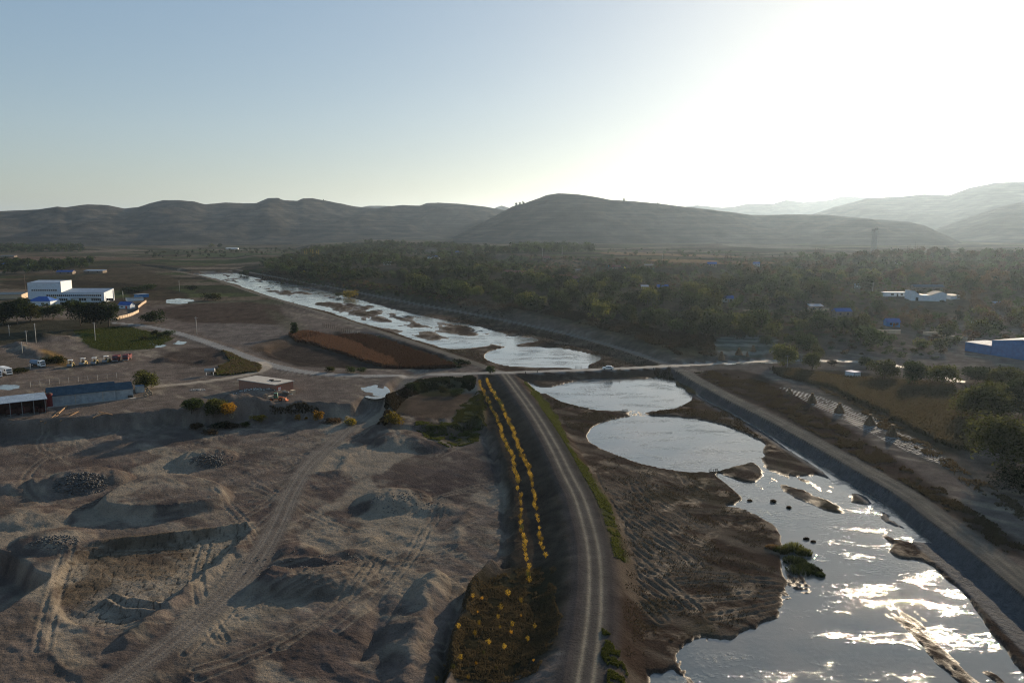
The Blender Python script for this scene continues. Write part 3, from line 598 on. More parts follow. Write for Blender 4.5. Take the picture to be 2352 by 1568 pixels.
# ---------------------------------------------------------------- builders
class MB:
    def __init__(s): s.v = []; s.f = []
    def add(s, vs, fs):
        k = len(s.v); s.v += [tuple(q) for q in vs]; s.f += [tuple(k+i for i in f) for f in fs]; return s
    def box(s, x0, x1, y0, y1, z0, z1, rz=0, at=(0, 0, 0)):
        vs = [(x, y, z) for z in (z0, z1) for x, y in ((x0, y0), (x1, y0), (x1, y1), (x0, y1))]
        if rz: c, d = cos(rz), sin(rz); vs = [(x*c-y*d, x*d+y*c, z) for x, y, z in vs]
        vs = [(x+at[0], y+at[1], z+at[2]) for x, y, z in vs]
        return s.add(vs, [(3, 2, 1, 0), (4, 5, 6, 7), (0, 1, 5, 4), (1, 2, 6, 5), (2, 3, 7, 6), (3, 0, 4, 7)])
    def tube(s, a, b, r0, r1=None, n=8, cap=True):
        r1 = r0 if r1 is None else r1; a = np.array(a, float); b = np.array(b, float); d = b-a; d /= np.linalg.norm(d)+1e-9
        u = np.cross(d, (0, 0, 1) if abs(d[2]) < .9 else (1, 0, 0)); u /= np.linalg.norm(u); w_ = np.cross(d, u)
        vs = [c+r*(cos(t)*u+sin(t)*w_) for c, r in ((a, r0), (b, r1)) for t in [2*pi*i/n for i in range(n)]]
        fs = [(i, (i+1) % n, n+(i+1) % n, n+i) for i in range(n)]
        if cap: fs += [tuple(range(n))[::-1], tuple(range(n, 2*n))]
        return s.add(vs, fs)
    def path(s, pts, rs, n=7):
        for (a, b, ra, rb) in zip(pts[:-1], pts[1:], rs[:-1], rs[1:]): s.tube(a, b, ra, rb, n)
        return s
    def poly(s, prof, x0, x1, axis='x'):
        """extrude a closed profile of (a, z) along x (or y)"""
        n = len(prof); q = (lambda t, a, z: (t, a, z)) if axis == 'x' else (lambda t, a, z: (a, t, z))
        vs = [q(x0, a, z) for a, z in prof]+[q(x1, a, z) for a, z in prof]
        return s.add(vs, [(i, (i+1) % n, n+(i+1) % n, n+i) for i in range(n)]+[tuple(range(n))[::-1], tuple(range(n, 2*n))])
    def torus(s, c, R, r, ax=(0, 0, 1), n=14, m=6):
        ax = np.array(ax, float); ax /= np.linalg.norm(ax); u = np.cross(ax, (0, 0, 1) if abs(ax[2]) < .9 else (1, 0, 0)); u /= np.linalg.norm(u); w_ = np.cross(ax, u)
        vs = []
        for i in range(n):
            t = 2*pi*i/n; d = cos(t)*u+sin(t)*w_
            for j in range(m): p = 2*pi*j/m; vs.append(np.array(c)+d*(R+r*cos(p))+ax*r*sin(p))
        return s.add(vs, [(i*m+j, ((i+1) % n)*m+j, ((i+1) % n)*m+(j+1) % m, i*m+(j+1) % m) for i in range(n) for j in range(m)])
    def mesh(s, name, mat, smooth=False):
        me = bpy.data.meshes.new(name); me.from_pydata(s.v, [], s.f)
        bm = bmesh.new(); bm.from_mesh(me); bmesh.ops.recalc_face_normals(bm, faces=bm.faces[:]); bm.to_mesh(me); bm.free()
        if smooth: me.polygons.foreach_set('use_smooth', [True]*len(me.polygons))
        me.materials.append(mat); return me
    def build(s, name, mat, parent=None, bevel=0, smooth=False, **kw):
        o = link(name, s.mesh(name, mat, smooth), parent, **kw)
        if bevel: b = o.modifiers.new('bevel', 'BEVEL'); b.width = bevel; b.segments = 2; b.limit_method = 'ANGLE'
        return o
def thing(name, label, cat, loc, rz=0, group=None):
    o = bpy.data.objects.new(name, None); sc.collection.objects.link(o); o.location = loc; o.rotation_euler = (0, 0, rz)
    o.empty_display_size = .5; o['label'] = label; o['category'] = cat
    if group: o['group'] = group
    return o
def dup(root, loc, rz=None, label=None, scale=None, group=None):
    r = root.copy(); sc.collection.objects.link(r); r.location = loc
    if rz is not None: r.rotation_euler = (0, 0, rz)
    if label: r['label'] = label
    if group: r['group'] = group
    if scale is not None: r.scale = scale if hasattr(scale, '__len__') else (scale,)*3
    for ch in list(root.children):
        c = ch.copy(); sc.collection.objects.link(c); c.parent = r
        for g in list(ch.children): d = g.copy(); sc.collection.objects.link(d); d.parent = c
    return r
def pm(name, col, rough=.7, metal=0, ns=3.0, amt=.25, spec=.4, corr=None, bump=0):
    m, n, out = newmat(name); L = n.links; tc = n.nodes.new('ShaderNodeTexCoord'); v = tc.outputs['Object']
    f = ramp(n, noise(n, v, ns, 5, .6), [(.3, g3(1-amt)), (.7, g3(1+amt*.3))]); c = mixrgb(n, col, f, 1.0, 'MULTIPLY')
    p = nd(n, 'ShaderNodeBsdfPrincipled', Roughness=rough, Metallic=metal); L.new(c, p.inputs['Base Color']); p.inputs['Specular IOR Level'].default_value = spec
    if corr:
        wv = nd(n, 'ShaderNodeTexWave', Scale=corr); wv.bands_direction = 'X'; L.new(v, wv.inputs[0])
        b = nd(n, 'ShaderNodeBump', Strength=.6, Distance=.05); L.new(wv.outputs[1], b.inputs['Height']); L.new(b.outputs[0], p.inputs['Normal'])
    elif bump:
        b = nd(n, 'ShaderNodeBump', Strength=.7, Distance=bump); L.new(noise(n, v, ns*2, 4, .6), b.inputs['Height']); L.new(b.outputs[0], p.inputs['Normal'])
    L.new(p.outputs[0], out.inputs[0]); return m
def brickmat():
    m, n, out = newmat('brick'); L = n.links; tc = n.nodes.new('ShaderNodeTexCoord')
    mp = nd(n, 'ShaderNodeMapping'); L.new(tc.outputs['Object'], mp.inputs[0]); mp.inputs['Rotation'].default_value = (pi/2, 0, 0)
    b = nd(n, 'ShaderNodeTexBrick', Color1=(.22, .085, .05, 1), Color2=(.30, .12, .07, 1), Mortar=(.30, .26, .22, 1), Scale=3.0); L.new(mp.outputs[0], b.inputs[0])
    p = nd(n, 'ShaderNodeBsdfPrincipled', Roughness=.85); L.new(b.outputs[0], p.inputs['Base Color']); L.new(p.outputs[0], out.inputs[0]); return m
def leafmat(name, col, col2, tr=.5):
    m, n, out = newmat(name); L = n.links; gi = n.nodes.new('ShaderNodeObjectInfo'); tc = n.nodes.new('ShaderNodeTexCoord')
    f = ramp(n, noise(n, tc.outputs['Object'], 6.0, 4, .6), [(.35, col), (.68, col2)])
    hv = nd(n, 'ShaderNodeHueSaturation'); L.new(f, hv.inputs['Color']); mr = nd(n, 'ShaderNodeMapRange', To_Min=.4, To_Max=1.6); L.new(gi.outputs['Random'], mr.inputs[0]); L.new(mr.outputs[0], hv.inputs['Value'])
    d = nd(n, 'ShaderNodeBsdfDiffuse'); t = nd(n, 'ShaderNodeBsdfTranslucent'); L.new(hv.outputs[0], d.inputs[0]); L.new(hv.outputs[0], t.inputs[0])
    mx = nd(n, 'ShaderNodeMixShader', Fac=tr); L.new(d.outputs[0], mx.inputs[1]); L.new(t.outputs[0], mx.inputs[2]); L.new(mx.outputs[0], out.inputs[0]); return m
MT = dict(
 white=pm('white_sheet', (.58, .63, .68), .7, ns=.6, amt=.2, corr=6), bluewall=pm('blue_sheet', (.025, .17, .42), .75, ns=.5, amt=.3, corr=6), paleroof=pm('pale_roof', (.20, .27, .36), .8, spec=.15, ns=.4, amt=.25, corr=6),
 blueroof=pm('blue_roof', (.035, .11, .34), .75, spec=.15, ns=.5, amt=.25, corr=6), greyblue=pm('grey_blue_roof', (.05, .085, .115), .8, spec=.15, ns=.5, amt=.3, corr=8), plaster=pm('plaster', (.30, .34, .36), .85, ns=.8, amt=.35),
 cream=pm('cream', (.50, .38, .26), .85, ns=1.5, amt=.2), redtile=pm('red_tile', (.20, .075, .06), .8, ns=2, amt=.35), mudwall=pm('mud_wall', (.22, .17, .125), .95, ns=1, amt=.4, bump=.05), concrete=pm('concrete', (.36, .34, .31), .85, ns=1.2, amt=.3),
 glass=pm('dark_glass', (.02, .025, .03), .12, ns=1, amt=.1, spec=.6), red=pm('red_paint', (.16, .013, .015), .45, ns=2, amt=.3), rust=pm('rust', (.06, .022, .016), .85, ns=2, amt=.5), tyre=pm('rubber', (.02, .02, .02), .8, ns=3), tan=pm('dusty_rubber', (.22, .18, .13), .9, ns=3),
 wpaint=pm('white_paint', (.72, .73, .72), .4, ns=1, amt=.12), silver=pm('silver_paint', (.55, .58, .62), .28, .3, ns=1, amt=.05), steel=pm('steel', (.20, .21, .22), .5, .5, ns=2), yellow=pm('yellow_paint', (.55, .36, .05), .5, ns=2), orange=pm('orange_paint', (.5, .13, .03), .5, ns=2),
 pole=pm('pole_concrete', (.42, .41, .39), .8, ns=2), wood=pm('timber', (.34, .19, .09), .85, ns=3, amt=.4), oldwood=pm('old_timber', (.16, .12, .09), .9, ns=3), post=pm('dark_post', (.035, .03, .026), .9), bark=pm('bark', (.07, .052, .038), .95, ns=4, amt=.4), rock=pm('rock', (.11, .105, .10), .9, ns=2, amt=.6, bump=.1),
 straw=pm('straw', (.15, .095, .05), .95, ns=4, amt=.5, bump=.12), cyan=pm('cyan_cloth', (.1, .55, .75), .7), flagred=pm('red_cloth', (.8, .05, .05), .7), flagyel=pm('yellow_cloth', (.75, .6, .1), .7), flaggrn=pm('green_cloth', (.15, .6, .2), .7), tarp=pm('pale_film', (.5, .53, .56), .35, ns=1), green=pm('green_paint', (.02, .12, .07), .5), brick=brickmat(), door=pm('red_door', (.45, .06, .035), .6))
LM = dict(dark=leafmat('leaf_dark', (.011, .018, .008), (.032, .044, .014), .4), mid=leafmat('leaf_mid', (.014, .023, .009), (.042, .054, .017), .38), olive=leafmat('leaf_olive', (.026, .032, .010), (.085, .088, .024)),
 yellow=leafmat('leaf_yellow', (.16, .125, .018), (.34, .26, .035)), orange=leafmat('leaf_orange', (.20, .10, .012), (.40, .23, .025)), brown=leafmat('leaf_brown', (.035, .024, .014), (.085, .056, .028)),
 gold=leafmat('leaf_gold', (.26, .16, .020), (.48, .33, .05), .3), corn=leafmat('corn_leaf', (.042, .025, .016), (.125, .066, .038), .3), weed=leafmat('dry_weed', (.038, .030, .018), (.085, .064, .034), .3), grass=leafmat('grass_blade', (.03, .040, .01), (.095, .10, .025), .3), reed=leafmat('reed_blade', (.03, .028, .014), (.07, .06, .03), .2),
 cornr=leafmat('pale_corn', (.036, .032, .017), (.095, .072, .038), .35))
def depth(p): return p[1]*CP + (CAMZ-p[2])*SP
def ppm(p): return F/depth(p)
# ---------------------------------------------------------------- trees
def leaves(rng, n, lobes, size, droop=0.0):
    """leaf clumps on the shells of several lobes, unit tree: base at 0, top at 1"""
    c = np.array([l[:3] for l in lobes]); r = np.array([l[3] for l in lobes]); p = r**2; k = rng.choice(len(c), n, p=p/p.sum())
    d = rng.normal(size=(n, 3)); d /= np.linalg.norm(d, axis=1)[:, None]; d[:, 2] = np.where(rng.random(n) < .3, np.abs(d[:, 2]), d[:, 2])
    rad = r[k]*(1-.55*rng.random(n)**2.2)*(1+.18*rng.normal(size=n)*.6); P = c[k]+d*rad[:, None]*np.array([1, 1, .85])
    P[:, 2] -= droop*rng.random(n)*np.hypot(P[:, 0], P[:, 1])
    a = rng.normal(size=(n, 3)); a /= np.linalg.norm(a, axis=1)[:, None]; b = np.cross(a, d+.9*rng.normal(size=(n, 3))); b /= np.linalg.norm(b, axis=1)[:, None]+1e-9
    s = (size*(.5+rng.random(n)))[:, None]; V = np.stack([P-a*s, P-b*s*.6, P+a*s, P+b*s*.6], 1); return V.reshape(-1, 3)
def lobes_round(rng, k=9, R=.30, cz=.62, hz=.26, wr=.30):
    L = [(0, 0, cz, R*.95)]
    for i in range(k):
        t = rng.random()*2*pi; q = wr*sqrt(rng.random()); z = cz+hz*(rng.random()*2-1)*.8; L.append((q*cos(t), q*sin(t), z, R*(.45+.4*rng.random())))
    return L
TM = {}
def crown_mesh(kind, var, mat, n=750, size=.038):
    key = (kind, var, mat, n)
    if key not in TM:
        rng = np.random.default_rng(100*var+len(kind)*7+n)
        if kind == 'round': lb = lobes_round(rng, 11, .30, .56, .30, .30)
        elif kind == 'wide': lb = lobes_round(rng, 16, .28, .54, .30, .38)
        elif kind == 'bush': lb = lobes_round(rng, 9, .34, .45, .22, .38)
        elif kind == 'tall': lb = lobes_round(rng, 10, .18, .55, .36, .10)
        elif kind == 'poplar': lb = [(0, 0, .2+.75*i/11, .13*(1.15-i/11*.75)) for i in range(12)]
        elif kind == 'willow': lb = lobes_round(rng, 22, .27, .52, .36, .34)
        V = leaves(rng, n, lb, size, .5 if kind == 'willow' else .1)
        V[:, 2] = np.clip(V[:, 2], .04, 1.05)
        TM[key] = npmesh('crown', V, np.arange(len(V)).reshape(-1, 4), LM[mat], smooth=False)
    return TM[key]
def trunk_mesh(var, hi=.55, r=.022):
    key = ('trunk', var, hi)
    if key not in TM:
        rr = random.Random(var); mb = MB(); mb.path([(0, 0, -.08), (.01, 0, hi*.5), (.02*rr.uniform(-1, 1), .01, hi)], [r*1.3, r, r*.7], 6)
        for i in range(5):
            t = rr.uniform(0, 2*pi); z = hi*rr.uniform(.55, 1); L = rr.uniform(.18, .30); e = (L*cos(t), L*sin(t), z+rr.uniform(.12, .3)); mb.path([(.01, 0, z), e], [r*.6, r*.2], 5)
        TM[key] = mb.mesh('trunk', MT['bark'], True)
    return TM[key]
tcount = 0
def tree(p, h, wd, kind, mat, label, group=None, cat='tree', name='tree', n=750, size=.038, rz=None):
    global tcount; tcount += 1
    rz = (tcount*2.399) % 6.283 if rz is None else rz
    o = thing(name, label, cat, p, rz, group); c = link('crown', crown_mesh(kind, tcount % 4, mat, n, size), o); c.scale = (wd, wd, h)
    t = link('trunk', trunk_mesh(tcount % 5), o); t.scale = (h*.8, h*.8, h) if kind != 'bush' else (h*.5, h*.5, h*.7)
    return o
def treeP(px, py, hp, wp, kind, mat, label, group=None, cat='tree', name='tree', n=900, size=.034):
    p = G(px, py); s = ppm(p); return tree((p[0], p[1], p[2]-.1), hp/s*1.03, wp/s*(1.28 if kind != 'tall' else 2.0), kind, mat, label, group, cat, name, n, size)
# the named trees, left side
for a in [
 (185,749,64,58,'round','dark','leftmost of the three big dark trees in front of the white factory',None),
 (220,752,66,56,'round','dark','middle one of the three big dark trees in front of the white factory',None),
 (250,750,63,52,'wide','dark','rightmost big dark tree, beside the end of the cream wall',None),
 (8,748,58,52,'round','mid','green tree cut by the left edge beside the white shed',None),
 (40,745,62,54,'round','dark','dark tree left of the blue roofed house, behind the field poles',None),
 (70,741,52,44,'round','olive','yellowish green tree just in front of the blue roofed house',None),
 (98,735,34,34,'round','mid','small green tree between the blue roofed house and the three big trees',None),
 (122,733,40,48,'wide','mid','broad green tree in front of the factory door',None),
 (352,742,36,48,'bush','mid','round green bush beside the bend of the grey lane',None),
 (128,837,29,46,'bush','olive','olive bush behind the parked white lorry',None),
 (45,856,16,30,'bush','olive','low yellowish bush beside the white lorries at the left edge',None),
 (333,895,50,54,'willow','olive','lone willow at the right end of the long blue workshop',None),
 (677,773,36,24,'tall','dark','narrow dark tree at the corner of the red corn field',None),
 (1126,862,27,24,'round','mid','small round tree where the left levee meets the crossing road',None),
 (947,906,31,32,'round','mid','round green tree beside the dirt track below the crossing road',None),
 (440,952,44,46,'bush','dark','dark green tree on the edge of the cliff',None),
 (490,957,52,50,'bush','olive','green and olive tree at the right end of the cliff',None),
 (522,953,42,38,'bush','orange','orange leaved tree at the right end of the cliff',None),
 (733,972,32,24,'round','orange','bright orange small tree in the row by the dirt track',None),
 (685,965,17,13,'round','orange','tiny orange tree left of the bright orange tree',None),
 (703,964,11,8,'round','orange','tiniest orange bush beside the bright orange tree',None),
 (765,972,18,34,'bush','brown','brownish bush between the bright orange tree and the track',None),
 (804,974,22,24,'bush','yellow','yellow green bush beside the edge of the dirt track',None),
 (593,972,22,28,'bush','yellow','golden bush in front of the brick house bank',None),
 (905,977,36,38,'bush','yellow','yellow green tree on the bank right of the dirt track',None),
 (355,769,16,14,'bush','mid','bush at the upper end of the hedge beside the green field',None),
 (372,772,14,20,'bush','dark','middle bush of the hedge beside the green field',None),
 (389,773,20,20,'bush','mid','tallest bush of the hedge beside the green field',None),
 (331,780,13,18,'bush','olive','olive bush at the corner of the green field',None),
 (760,854,18,20,'bush','olive','first small bush from the left below the red corn field',None),
 (805,855,20,18,'bush','mid','second small bush from the left below the red corn field',None),
 (829,855,16,20,'bush','mid','third small bush from the left below the red corn field',None),
 (1020,905,24,22,'bush','olive','taller bush beside the small ploughed plot',None),
 (1045,908,20,34,'bush','mid','wider bush beside the small ploughed plot',None),
 (806,684,23,28,'bush','yellow','golden tree on the islet in the upper river',None),
 (778,682,14,14,'bush','olive','small tree left of the golden tree on the river islet',None),
 (560,633,16,22,'bush','mid','bush at the far end of the left levee',None),
 (700,634,14,10,'tall','yellow','small yellow tree behind the far right levee',None),
 (484,690,22,36,'bush','olive','light green bush left of the upper levee track',None),
 (440,668,16,22,'bush','dark','dark bush beside the single pole left of the river',None),
 (1063,838,17,38,'bush','mid','light green shrubs at the foot of the levee near the crossroads',None),
 (505,571,14,12,'round','dark','lone dark tree on the far left plain',None), (486,571,13,12,'round','olive','lone olive tree on the far left plain',None),
 (310,672,18,50,'bush','dark','dark scrub on the terrace above the white factory',None), (335,668,20,40,'bush','dark','dark scrub by the pale earth scar above the factory',None),
 (455,985,18,34,'bush','brown','brown bush below the dark cliff edge tree',None), (480,996,16,30,'bush','brown','lowest brown bush under the two trees at the cliff end',None), (505,985,20,40,'bush','dark','dark thorn bush directly below the olive cliff tree',None),
 (535,982,16,30,'bush','brown','brown bush below the orange leaved tree',None), (560,975,12,26,'bush','olive','small olive bush right of the orange leaved tree',None),
 # right side
 (1798,840,56,60,'willow','olive','round headed tree on a short trunk beside the wet lane',None),
 (1865,852,52,44,'round','olive','yellowish leaning tree right of the round headed tree by the lane',None),
 (1910,842,20,22,'round','brown','thin reddish tree beside the lane right of the yellowish leaning tree',None),
 (1990,848,34,36,'round','mid','small green tree behind the grey container shed',None),
 (2030,873,58,62,'round','olive','pale green tree on a forked trunk right of the grey shed',None),
 (2095,885,68,62,'round','mid','dark tree on a tall trunk beside the village lane',None),
 (2168,890,62,72,'bush','olive','broad bushy tree right of the dark tall trunk',None),
 (2250,968,108,118,'willow','olive','large willow behind the rust red corn at the right',None),
 (2310,1078,135,135,'willow','olive','largest willow near the right edge above the levee road',None),
 (2240,880,50,70,'bush','dark','dark bushy tree just below the blue warehouse',None),
 (2300,895,66,80,'bush','olive','broad green tree below the blue warehouse at the right edge',None),
 (2350,960,110,90,'willow','mid','dark willow cut by the right edge',None),
 (2352,1140,80,90,'bush','dark','dark bush at the right edge below the largest willow',None)]:
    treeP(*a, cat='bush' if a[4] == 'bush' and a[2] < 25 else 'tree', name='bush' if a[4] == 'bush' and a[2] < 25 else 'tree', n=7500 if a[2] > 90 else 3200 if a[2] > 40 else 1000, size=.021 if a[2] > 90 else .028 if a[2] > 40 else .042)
ORD = lambda k: '%d%s' % (k, 'th' if 10 < k % 100 < 14 else {1: 'st', 2: 'nd', 3: 'rd'}.get(k % 10, 'th'))
# saplings in rows and in the nursery patch
def sapling_mesh(var, mat='gold'):
    key = ('sap', var, mat)
    if key not in TM:
        rng = np.random.default_rng(var); n = 170; t = rng.random(n)*2*pi; l = rng.random(n); e = .25+.5*rng.random(n)
        sx = np.cos(t)*l*e*.55; sy = np.sin(t)*l*e*.55; sz = .30+l*(1.05-e*.75); P = np.column_stack([sx, sy, sz]); d = np.column_stack([np.cos(t)*e, np.sin(t)*e, 1-.3*e]); d /= np.linalg.norm(d, axis=1)[:, None]
        b = np.cross(d, rng.normal(size=(n, 3))); b /= np.linalg.norm(b, axis=1)[:, None]; V = np.stack([P-d*.085, P-b*.022, P+d*.085, P+b*.022], 1).reshape(-1, 3)
        TM[key] = npmesh('crown', V, np.arange(len(V)).reshape(-1, 4), LM[mat], smooth=False)
        mb = MB(); mb.tube((0, 0, -.05), (0, 0, .55), .02, .012, 5)
        for i in range(5): a = var+i*1.3; mb.tube((0, 0, .25), (.25*cos(a), .25*sin(a), .75), .01, .005, 4)
        TM[('saptrunk', var)] = mb.mesh('stem', MT['bark'])
    return TM[key], TM[('saptrunk', var)]
def sapling(p, h, mat, label, group):
    global tcount; tcount += 1; c, t = sapling_mesh(tcount % 6, mat); o = thing('sapling', label, 'sapling', p, tcount*1.7, group)
    a = link('crown', c, o); b = link('stem', t, o); a.scale = b.scale = (h*1.0, h*1.0, h)
rowA = [(1100.5,883),(1113,911),(1128,943),(1140.5,968),(1155.5,1010),(1168,1043),(1178,1057),(1181,1074),(1182,1092),(1188.5,1106),(1189,1126),(1195,1146),(1196,1166),(1197,1215),(1199,1231),(1206,1245),(1207,1262),(1210,1280),(1212.5,1302),(1215,1324),(1216,1348)]
rowB = [(1117,877),(1125.5,897),(1140.5,921),(1153,939),(1165.5,971),(1176,990),(1181,1010),(1191,1038),(1200,1059),(1208.5,1073),(1216,1092),(1218.5,1112),(1224,1132),(1229,1146),(1226,1164),(1232,1175),(1234,1204),(1238,1224),(1242,1250),(1252,1293)]
for row, nm in ((rowA, 'left'), (rowB, 'right')):
    P = GV(row); seg = np.linalg.norm(np.diff(P[:, :2], axis=0), axis=1); s = np.concatenate([[0], np.cumsum(seg)]); rr = random.Random(5 if nm == 'left' else 6)
    d = .6; no = 0
    while d < s[-1]:
        q = [np.interp(d, s, P[:, k]) for k in range(3)]; z = d > s[np.searchsorted([a[1] for a in row], 1165)] if False else True
        gn = rr.random() < (.55 if 12 < d < s[-1]*.33 else .04); x_, y_ = q[0]+rr.uniform(-.3, .3), q[1]+rr.uniform(-.2, .2)
        far = y_ > 190
        if far or rr.random() < .9:
            no += 1; sapling((x_, y_, hgt(x_, y_)-.03), rr.uniform(1.5, 2.1) if far else rr.uniform(1.15, 1.6), 'olive' if gn else 'gold', '%s sapling from the crossing road in the %s row, %s' % (ORD(no), nm, 'still green' if gn else 'golden yellow'), 'saplings in two rows beside the left levee')
        d += rr.uniform(1.5, 2.1) if far else rr.uniform(1.6, 2.5)
rr = random.Random(8)
for i, (a, b, s, m) in enumerate([(1167,1375,1.5,0),(1086,1378,1.1,0),(1107,1381,.8,1),(1197,1388,1.25,0),(1150,1405,1.35,0),(1097,1410,.6,1),(1144,1424,1.,0),(1197,1418,.6,1),(1053,1447,1.25,0),(1100,1441,1.15,0),(1177,1444,1.25,0),(1091,1464,1.2,0),(1148,1446,.7,0),(1228,1447,1.0,0),(1174,1459,.9,1),(1123,1485,1.3,0),(1158,1495,1.25,0),(1212,1478,1.15,0),(1111,1505,.8,2),(1058,1518,1.2,0),(1094,1530,.75,1),(1041,1540,1.,2),(1021,1532,.7,1),(1003,1570,1.1,0),(1140,1540,.6,2),(1180,1530,.55,2),(1075,1562,.8,0),(1225,1520,.6,1)]):
    p = G(a, b); sapling((p[0], p[1], p[2]-.03), s, ('gold', 'orange', 'olive')[m], '%s nursery sapling, %s listed from the far end of the patch' % (('bright golden', 'dull orange', 'greenish')[m], ORD(i+1)), 'saplings in the nursery patch')
# bare planting pits of the nursery patch
# row of thin young poplars under the upper left levee
for i in range(30):
    t = i/29; px = 742+t*125; py = 748+t*34+random.uniform(-1, 1); p = G(px, py+3)
    tree(p, random.uniform(3.2, 4.4), 1.3, 'poplar', 'brown', '%s thin young poplar from the upstream end, below the upper left levee' % ORD(i+1), 'young poplars below the upper left levee', 'young tree', 'young_poplar', n=260, size=.03)
for i in range(16):
    t = i/15; px = 866+t*190+random.uniform(-3, 3); py = 778+t*68+random.uniform(-1, 2); p = G(px, py)
    tree(p, random.uniform(1.8, 2.8), random.uniform(2.5, 3.6), 'bush', 'mid', '%s green shrub from upstream on the outer foot of the left levee' % ORD(i+1), 'shrubs along the outer foot of the upper left levee', 'shrub', 'shrub', n=420, size=.05)
# ---------------------------------------------------------------- village wood on the right bank
WOOD = [  # polygon in the photo, ground height, spacing, (h range), materials, label zone
 ([(590,612),(650,592),(720,578),(800,566),(860,566),(1000,574),(1180,590),(1180,612),(1080,640),(950,640),(800,640),(700,632)], 7, 11, (6, 12), ['dark','mid','dark','olive'], 'in the far end of the village wood'),
 ([(900,640),(1080,630),(1200,634),(1350,650),(1480,650),(1560,672),(1660,720),(1640,775),(1480,762),(1300,728),(1180,712),(1050,690),(930,672)], 4, 12.0, (6, 14), ['dark','mid','olive','dark','mid'], 'in the wood between the right levee and the village'),
 ([(1560,690),(1700,650),(1800,650),(1900,690),(2000,740),(2010,800),(1880,800),(1700,778),(1600,775)], 5, 13, (7, 14), ['dark','mid','olive','mid'], 'in the wood above the wet lane'),
 ([(1620,622),(1750,618),(1880,606),(2100,592),(2352,592),(2450,600),(2450,660),(2210,655),(2180,640),(2000,655),(1850,645),(1700,628)], 13, 17, (7, 14), ['mid','olive','brown','dark'], 'in the hazy upper village'),
 ([(2000,690),(2150,700),(2352,690),(2450,700),(2450,770),(2260,770),(2180,800),(2030,800)], 4, 15, (5, 11), ['mid','brown','olive'], 'on the slope left of the blue warehouse'),
 ([(1180,572),(1260,568),(1362,572),(1362,580),(1180,584)], 17, 13, (12, 16), ['dark','mid'], 'in the grove on the plateau edge'),
 ([(1180,600),(1330,608),(1500,622),(1640,625),(1600,680),(1480,645),(1300,640),(1190,630)], 9, 17, (4, 7), ['dark','brown','mid'], 'on the scrubby bluff below the plateau'),
 ([(0,560),(60,556),(75,570),(190,566),(195,578),(0,582)], 1, 20, (9, 14), ['dark','mid','olive'], 'in the tree belt on the far left plain'),
 ([(0,608),(120,604),(215,600),(210,618),(130,628),(0,630)], 0, 13, (9, 13), ['dark','dark','mid'], 'in the dark clump around the far left sheds'),
 ([(590,605),(640,600),(700,606),(690,630),(600,622)], 3, 16, (5, 8), ['dark','mid'], 'on the low bank beyond the upper right levee'),
 ([(330,577),(560,572),(1100,572),(560,588),(330,590)], 2, 42, (5, 9), ['dark','olive'], 'scattered on the far plain'),
 ([(1380,574),(1600,580),(1880,590),(1620,604),(1400,600)], 15, 40, (4, 7), ['mid','olive'], 'scattered between the plateau fields')]
HOUSES_P = []
def scatter(P, z, sp, rng):
    Q = UP(P, z); x0, y0 = Q.min(0); x1, y1 = Q.max(0); nx = int((x1-x0)/sp)+1; ny = int((y1-y0)/sp)+1
    gx, gy = np.meshgrid(np.arange(nx), np.arange(ny)); gx = x0+(gx.ravel()+.5*(gy.ravel() % 2)+rng.uniform(-.38, .38, gx.size))*sp; gy = y0+(gy.ravel()+rng.uniform(-.38, .38, gy.size))*sp
    m = sdpoly(gx, gy, Q, 1) > 0; return gx[m], gy[m]
def merged(name, items, mat, kind, label, cat, nleaf=110, size=.09):
    Vs = []
    base = [leaves(np.random.default_rng(50+k), nleaf, lobes_round(np.random.default_rng(60+k)), size) for k in range(4)]
    rg = np.random.default_rng(3)
    for i, (x, y, z, h, wd) in enumerate(items):
        b = base[i % 4]*np.array([wd, wd, h]); a = rg.random()*6.28; c, s = cos(a), sin(a); Vs.append(np.column_stack([b[:, 0]*c-b[:, 1]*s+x, b[:, 0]*s+b[:, 1]*c+y, b[:, 2]+z-.1*h]))
    if not Vs: return
    V = np.vstack(Vs); link(name, npmesh(name, V, np.arange(len(V)).reshape(-1, 4), LM[mat], smooth=False), kind='stuff', label=label, category=cat)
CLEAR = UP([(994,592),(1262,638),(1310,640),(1341,650),(1672,692),(1523,666),(1939,724),(1875,711),(2052,748),(2130,692),(2060,682),(2040,692),(2070,695),(2100,700),(2150,702),(2190,698),(2040,705),(2100,712),(2160,712),(1939,738),(2052,760),(1191,640),(1300,652)], 5)
pool = []
for zi, (P, z, sp, hr, mats, where) in enumerate(WOOD):
    rng = np.random.default_rng(900+zi); X, Y = scatter(P, z, sp, rng)
    dd = np.min(np.hypot(X[:, None]-CLEAR[None, :, 0], (Y[:, None]-CLEAR[None, :, 1]+8)*.6), axis=1); k = dd > (14 if z < 9 else 17)
    gap = fbm(X, Y, 55, 3, 300+zi) > (-.05 if zi in (0, 1, 6) else -.16)
    k &= gap | (sp > 14); X, Y = X[k], Y[k]
    if not len(X): continue
    Z = HL(X, Y)
    for a, b, c in zip(X, Y, Z):
        h = hr[0]*.8+(hr[1]-hr[0]*.8)*rng.random()**1.5*(1.15+.35*float(vnoise(np.array([a/40]), np.array([b/40]), 5)[0])); pool.append((h*F/np.hypot(a, b), a, b, c, h, h*rng.uniform(.8, 1.25), mats[rng.integers(len(mats))], where))
pool.sort(key=lambda t: -t[0])
words = dict(dark='dark green', mid='green', olive='olive', brown='brownish')
